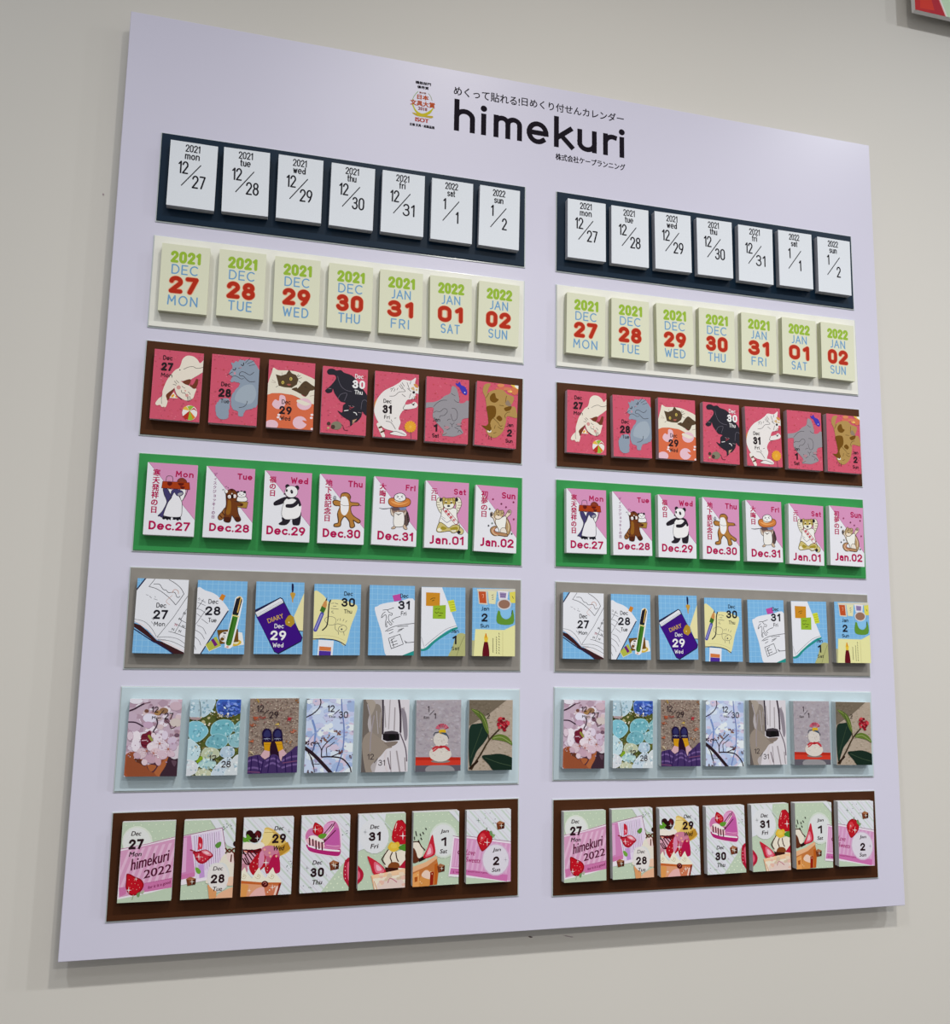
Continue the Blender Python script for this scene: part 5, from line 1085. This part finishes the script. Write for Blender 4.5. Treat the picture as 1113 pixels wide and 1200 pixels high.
        for i in range(3): a.poly('bcc8c0', [(60+i*50, 120), (72+i*50, 120), (170+i*50, 230), (158+i*50, 230)])
        a.ell('d2d4d8', 150, 265, 92, 108)
        a.blob('a82038', '40,450 65,462 84,495 78,530 55,555 40,560'); a.blob('d06078', '40,475 60,490 62,520 42,535')
        berry(318, 240, 60, 72, 0, -1); a.blob('b01c28', '262,290 290,172 330,180 365,230 365,310'); 
        for i in range(14): a.ell('e0a098', R.uniform(275, 350), R.uniform(200, 290), 2.2, 3, 0, 6)
        a.star('f0e4e4', 328, 262, 24); a.line('e4c0bc', 5, '290,185 282,215')
        a.blob('dcd4c4', '215,380 232,350 290,360 352,345 352,470 300,470 215,450'); a.blob('d4b03c', '235,330 255,300 275,305 300,300 310,325 305,345 270,362 245,350'); a.ell('d8bc50', 272, 325, 20, 16); a.blob('4c8430', '300,335 330,315 352,318 352,355 325,352')
        for s in ('235,350 205,395 200,410 218,440', '262,365 250,395 258,420 255,435', '285,365 290,400 300,420', '345,380 348,420'): a.line('3c2014', 7, s)
        a.blob('7c4424', '238,445 262,425 300,430 305,460 240,465'); a.poly('3c1c14', '218,458 300,462 298,482 220,490'); a.poly('a82038', '302,460 352,400 352,465')
        slice_('108,390 130,398 180,430 212,462 220,495 150,502 128,450', '150,425 190,445 212,485 160,490')
        a.poly('d8a480', '130,508 352,462 352,600 150,600'); a.poly('e0bc98', '130,508 352,462 352,490 145,528'); a.poly('dcd4c0', '142,528 352,495 352,600 155,600'); 
        a.blob('d4c0b8', '170,560 220,530 280,525 330,540 330,600 190,600'); a.line('b06878', 5, '235,552 250,525 290,548'); a.line('c89070', 5, '150,545 170,600'); a.speckle(16, ['d8b0a0', 'dcc8b0', 'c8b49c'], .03, .07, (.4, 1.2, 1, 1.5))
        a.star('5c6464', 95, 238, 16, .1)
        tx = [(155, 205, 58, 26), (155, 265, 76, 54), (153, 325, 50, 28)]
    elif k == 6:
        a.base(GRN); dots(); a.poly(STR, '600,95 700,95 700,200'); a.poly('bcc8c0', '640,98 655,98 700,165 700,180')
        a.ell('c6cfc4', 580, 290, 90, 112); a.ell('d0d3d4', 580, 290, 80, 100)
        for s in ('408,235 414,262', '400,270 402,285', '435,250 440,262', '425,290 430,300', '452,240 458,250', '470,215 474,222', '440,275 446,285'): a.line('2c2824', 6, s)
        a.blob('dcd4c4', '392,300 430,305 455,340 440,400 392,400'); a.line('3c2014', 7, '392,300 425,300 445,330 465,350'); a.blob('5c3020', '392,340 410,360 420,395 440,410 392,430'); a.poly('2c1814', '425,405 460,385 470,405 430,425')
        slice_('510,255 522,300 528,375 470,402 455,390 480,340', '500,310 515,370 475,392 470,380')
        a.poly('d8a880', '388,455 470,425 535,385 545,400 480,450 388,490'); a.poly('b8703c', '388,490 480,450 540,405 552,470 540,565 388,580'); a.poly('d89858', '388,500 430,480 430,578 388,580'); a.blob('c88848', '430,578 440,510 475,470 500,500 490,575')
        a.blob('dcc0b0', '445,500 470,475 498,490 500,530 455,520'); a.poly('8c2418', '498,490 520,485 515,565 495,570'); a.poly('b05820', '525,440 545,430 540,560 525,566'); a.poly('a05020', '400,520 420,515 418,545 402,550')
        for i in range(8): a.ell('e8c8a0', R.uniform(395, 530), R.uniform(480, 560), 3, 4, 0, 6)
        cube(565, 462, 24, 28)
        a.poly('dcd4dc', '640,262 700,275 700,520 610,515'); a.poly('c890b8', '648,275 700,285 700,462 628,458'); a.poly('c06ca4', '626,462 700,468 700,505 618,500'); a.line('8c5080', 3, '640,262 700,275', False)
        for i in range(4): a.poly('d0a4c4', [(655+i*16, 290), (663+i*16, 290), (640+i*16, 450), (632+i*16, 450)])
        a.line('6c2048', 5, '680,352 670,362 674,374 688,372'); a.text('8c2858', 'I w', 660, 486, 40, 16, .02)
        tx = [(588, 235, 54, 28), (583, 298, 34, 54), (582, 357, 48, 26)]
    else:
        a.base(STR); stripes(); a.poly(GRN, '715,520 1005,545 1005,560 715,565')
        a.poly('dcd4dc', '715,262 1002,298 1002,552 715,515'); a.poly('c890b8', '715,275 998,310 998,545 715,480'); a.poly('c06ca4', '715,470 980,505 975,545 715,505')
        for i in range(10): x = 725+i*30; a.poly('d0a4c4', [(x, 285+i*3), (x+12, 287+i*3), (x-22, 470+i*3), (x-34, 468+i*3)])
        a.line('8c5080', 3, '715,262 1002,298', False)
        a.text('9c3068', 'Love', 750, 365, 62, 34, .02, .2, -8); a.text('9c3068', 'Sweets', 766, 412, 96, 32, .02, .2, -8); a.text('8c2858', 'I would have a good', 790, 488, 140, 14, .01, .2, -7)
        a.ell('c8a8c4', 905, 410, 88, 102); a.ell('d0ccd6', 905, 410, 80, 94)
        berry(835, 290, 52, 64, 12, 1); a.line('64705c', 5, '848,232 850,212'); a.blob('6c8c5c', '868,235 880,232 890,262 872,258'); a.blob('7c9c6c', '885,250 902,258 885,275'); a.star('f0e4e8', 852, 303, 20); a.star('f0e4e8', 820, 275, 10)
        cube(935, 196, 26, 28); a.star('54605c', 798, 166, 16, .1); a.star('7c6c84', 966, 410, 14, .1)
        a.speckle(7, ['55605c'], .008, .014, (.35, .05, .65, .3))
        tx = [(912, 350, 54, 28), (908, 417, 38, 54), (908, 472, 54, 26)]
    (x, y, w, h) = tx[0]; a.text(c, 'Dec' if k < 6 else 'Jan', x, y, w, h, .025, .22)
    (x, y, w, h) = tx[1]; a.strokes(c, NUM[k-1], x, y, w*.96, h, .225, .42, cap=False)
    (x, y, w, h) = tx[2]; a.text(c, DAYS[k-1], x, y, w, h, .025, .22)
    return a
# ---------------------------------------------------------------- lettering and award mark on the board
BQ = (153.53, 12.84, 1018.19, 170.29, 1060.68, 1061.01, 67.57, 1127.93)
def board_art(fr):
    a = Art(BQ, fr, BW, BH); a.gain = 1.2; return a
def put(a, name): a.build(name, M['board_print'], board, (0, -0.0001, BH/2*U))
a = board_art((460, 80, 3.71)); INK = '1c1820'
x0, y0 = a.m(266.5, 269.5); x1, y1 = a.m(1006.5, 390.5); xt, yt = a.m(267.5, 131.5)
hh = y0 - yt; k_ = (y1-y0) / (x1-x0)
for ch, l, r in (('h', 266, 357), ('i', 384.5, 405), ('m', 438, 562), ('e', 582, 677), ('k', 701, 788), ('u', 803, 887), ('r', 915, 970), ('i', 986, 1007)):
    yb = lambda x: 269.5 + (x-266.5) * (390.5-269.5) / 740
    A = a.m(l, yb(l)); B = a.m(r, yb(r)); w = B[0]-A[0]; cx = (A[0]+B[0])/2; by = y0 + (cx-x0)*k_
    if ch == 'i': w = .155*hh
    f = (lambda cx, by, w: (lambda x, y: (cx+x*w, by-(y+.5)*hh)))(cx, by, w)
    a.strokes(INK, ch, 0, 0, 0, 0, .155, aff=(f, w, hh), cap=False)
put(a, 'title_lettering')
a = board_art((460, 80, 3.71)); a.text(INK, 'めくって貼れる!', 411, 121, 282, 40, .012); a.text(INK, '日めくり付せんカレンダー', 786, 183, 436, 36, .012); put(a, 'tagline_lettering')
a = board_art((460, 80, 3.71)); a.text(INK, '株式会社ケープランニング', 861, 408, 298, 28, .02); put(a, 'company_lettering')
a = board_art((474, 90, 18.18))
a.line('8aa860', 12, '290,310 225,380 175,470 165,540'); a.line('8a9860', 10, '505,355 555,420 585,510')
a.blob('b8b430', '160,590 185,580 215,660 280,740 380,785 470,760 540,720 600,670 610,690 540,790 450,820 330,815 230,745'); a.blob('b8a040', '160,760 260,780 400,820 600,840 570,885 420,860 250,830')
a.blob('c0b030', '260,740 400,800 480,760 500,810 400,850 290,830')
O = 'b4522e'
a.text(INK, '機能部門', 398, 140, 322, 60, .04); a.text(INK, '優秀賞', 392, 230, 235, 58, .04); a.text('8a4a3a', '第27回', 385, 345, 140, 34, .04)
a.text(O, '日本', 390, 440, 235, 98, .05); a.text(O, '文具大賞', 385, 575, 512, 112, .04); a.text('8a3a32', '2018', 385, 685, 185, 66, .05)
a.text('b03c28', 'ISOT', 372, 925, 276, 86, .07); a.text(INK, '主催 文具・紙製品展', 372, 1045, 522, 58, .04); put(a, 'award_emblem')

# ---------------------------------------------------------------- strips and pads
STRIP_TEXT = {1: 'dark teal strip holding seven white date pads', 2: 'ivory strip holding seven pale green number pads', 3: 'brown strip holding seven pink cat pads',
              4: 'green strip holding seven pink and white animal pads', 5: 'grey strip holding seven blue stationery pads', 6: 'pale blue strip holding seven photo pads',
              7: 'dark brown strip holding seven dessert pads'}
STRIP_NAME = {1: 'dark teal', 2: 'ivory', 3: 'brown cat', 4: 'green', 5: 'grey', 6: 'pale blue', 7: 'bottom dark brown'}
ORD = ['first', 'second', 'third', 'fourth', 'fifth', 'sixth', 'last']
DT = ['12/27', '12/28', '12/29', '12/30', '12/31', '1/1', '1/2']
DESC = {1: ['white pad reading %s %s in black' % (n, d) for n, d in zip(['mon', 'tue', 'wed', 'thu', 'fri', 'sat', 'sun'], DT)],
        2: ['pale green pad with red %s over %s' % (n.rjust(2, '0'), d.upper()) for n, d in zip(NUM, DAYS)],
        3: ['pink pad, white cat stretching above a beach ball', 'pink pad, fluffy blue grey cat reaching down', 'pink pad, dark cat in bed under orange quilt', 'pink pad, black cat upside down with toy mouse',
            'pink pad, white cat curled with striped tail', 'pink pad, grey cat on its back with blue fish', 'pink pad, tan patched cat hanging head down'],
        4: ['pink and white pad, penguin lifting a brown tray', 'pink and white pad, red panda with a box', 'pink and white pad, standing giant panda', 'pink and white pad, tan dog on hind legs',
            'pink and white pad, hedgehog balancing a doughnut', 'pink and white pad, seated tiger wearing a sash', 'pink and white pad, striped squirrel looking up'],
        5: ['blue pad, open white notebook with line chart', 'blue pad, notebook page and green fountain pen', 'blue pad, purple diary with gold clasp', 'blue pad, pencil on yellow notebook',
            'blue pad, white page with stick figure sketch', 'blue pad, white page with orange and green notes', 'blue pad, coffee cup above yellow card'],
        6: ['photo pad of pale cherry blossom', 'photo pad of pale blue and green pebbles', 'photo pad of navy shoes and yellow socks', 'photo pad of bare twigs against pale sky',
            'photo pad of a camera held against white shirt', 'photo pad of a white snowman ornament on red', 'photo pad of red berries and dark leaves'],
        7: ['pad with strawberry on pink striped card', 'pad with mint leaves and ticket beside cream', 'pad with berry sundae and dark chocolate heart', 'pad with pink heart shaped cake',
            'pad with tall strawberry over cream boat', 'pad with caramel cup and strawberry slice', 'pad with strawberry above pink letter card']}
ART = {1: art1, 2: art2, 3: art3, 4: art4, 5: art5, 6: art6, 7: art7}
GROUPS = {1: 'white date pads', 2: 'pale green number pads', 3: 'pink cat pads', 4: 'pink and white animal pads', 5: 'blue stationery pads', 6: 'photo pads', 7: 'dessert pads'}

def place(x, y, z, rot): return W(x, y, z), (0, -rot, 0)
def child(src, parent):
    c = src.copy(); COL.objects.link(c); c.parent = parent; return c
def make_strip(r):
    t = empty('display_strip', (0, 0, 0))
    V, F = [], []; box(V, F, 0, SW, -.018, 0, -SH, 0, .004)
    mesh_obj('acrylic_plate', [(x*U, y*U, z*U) for x, y, z in V], F, M['acrylic'], t)
    V, F = [], []; box(V, F, .022, SW-.03, -ST, -.018, -SH+.03, -.018, .006)
    mesh_obj('colour_card', [(x*U, y*U, z*U) for x, y, z in V], F, M['card%d' % r], t)
    return t
def make_pad(r, k):
    t = empty('calendar_pad', (0, 0, 0)); rn = random.Random(100*r+k); V, F = [], []
    n = 7; d = (PT-.001) / n       # a glued block: bundles of sheets, each a hair out of line
    for i in range(n):
        j = 0.006 if i else 0.0
        dx, dz, s = rn.uniform(-j, j), rn.uniform(-j, j), .004 if i else .003
        box(V, F, -.5+s+dx, .5-s+dx, -PT+.001+i*d, -PT+.001+(i+1)*d, -PH/2+s+dz, PH/2-s+dz, .002)
    mesh_obj('paper_block', [(x*U, y*U, z*U) for x, y, z in V], F, M['side%d' % r], t)
    ART[r](k).build('printed_sheet', M['print'], t, (0, -PT*U, 0))
    return t
for r in range(1, 8):
    src = None
    for s in 'LR':
        x, z, rot = STRIPS[(r, s)]
        if src is None: t = src = make_strip(r)
        else:
            t = src.copy(); COL.objects.link(t)
            for c in src.children: child(c, t)
        t.location, t.rotation_euler = place(x, 0, z, rot)
        tag(t, '%s, %s half of the board' % (STRIP_TEXT[r], 'left' if s == 'L' else 'right'), 'display strip', 'coloured strips on the board')
    for k in range(1, 8):
        src2 = None
        for s in 'LR':
            if src2 is None: t = src2 = make_pad(r, k)
            else:
                t = src2.copy(); COL.objects.link(t)
                for c in src2.children: child(c, t)
            x, z, rot = PADS[(r, s, k)]
            t.location, t.rotation_euler = place(x, -ST, z, rot)
            side = 'left' if s == 'L' else 'right'
            tag(t, '%s, on the %s %s strip' % (DESC[r][k-1], side, STRIP_NAME[r]), 'calendar pad', '%s on the %s strip' % (GROUPS[r], side))

# ---------------------------------------------------------------- the second poster, cut off by the frame
PX, PZ, PW_, PHt = 21.079, 4.513, 13.0, 17.0
poster = tag(empty('poster_panel', W(PX+PW_/2, 0, PZ)), 'red and pale green poster panel high on the wall at top right', 'poster')
V, F = [], []; box(V, F, -PW_/2, PW_/2, 0, .145, 0, PHt, .008); mesh_obj('panel', [(x*U, y*U, z*U) for x, y, z in V], F, M['board_core'], poster)
for x in (-4, 3.5):
    for z in (3, 13): 
        V, F = [], []; box(V, F, x-.5, x+.5, .146, GAP-.022, z-.5, z+.5); mesh_obj('spacer', [(p*U, q*U, s*U) for p, q, s in V], F, M['spacer'], poster)
a = Art((0, 0, 1, 0, 1, 1, 0, 1), (0, 0, 1), PW_, PHt); a.gain = 1.35
g = lambda x, z: (x-PX, PHt-(z-PZ))
def reg(col, *P): a.fill([g(*p) for p in P], col)
a.base('b02226')
reg('a51c2c', (21.62, 4.5), (22.16, 4.5), (15.5, 22), (14.0, 22))
reg('c23022', (21.25, 4.6), (21.75, 4.62), (21.6, 5.2), (21.3, 5.4))
reg('e8a8a0', (22.13, 4.5), (22.22, 4.5), (20.0, 10.0), (19.9, 10.0))
reg('e0e2d8', (22.165, 4.5), (34.2, 4.5), (34.2, 21.6), (19.0, 21.6), (19.95, 10.0))
reg('b4cdb0', (22.20, 4.5), (22.7, 4.5), (20.6, 10), (20.1, 10))
a.build('printed_sheet', M['print'], poster, (0, -0.0001, PHt/2*U))
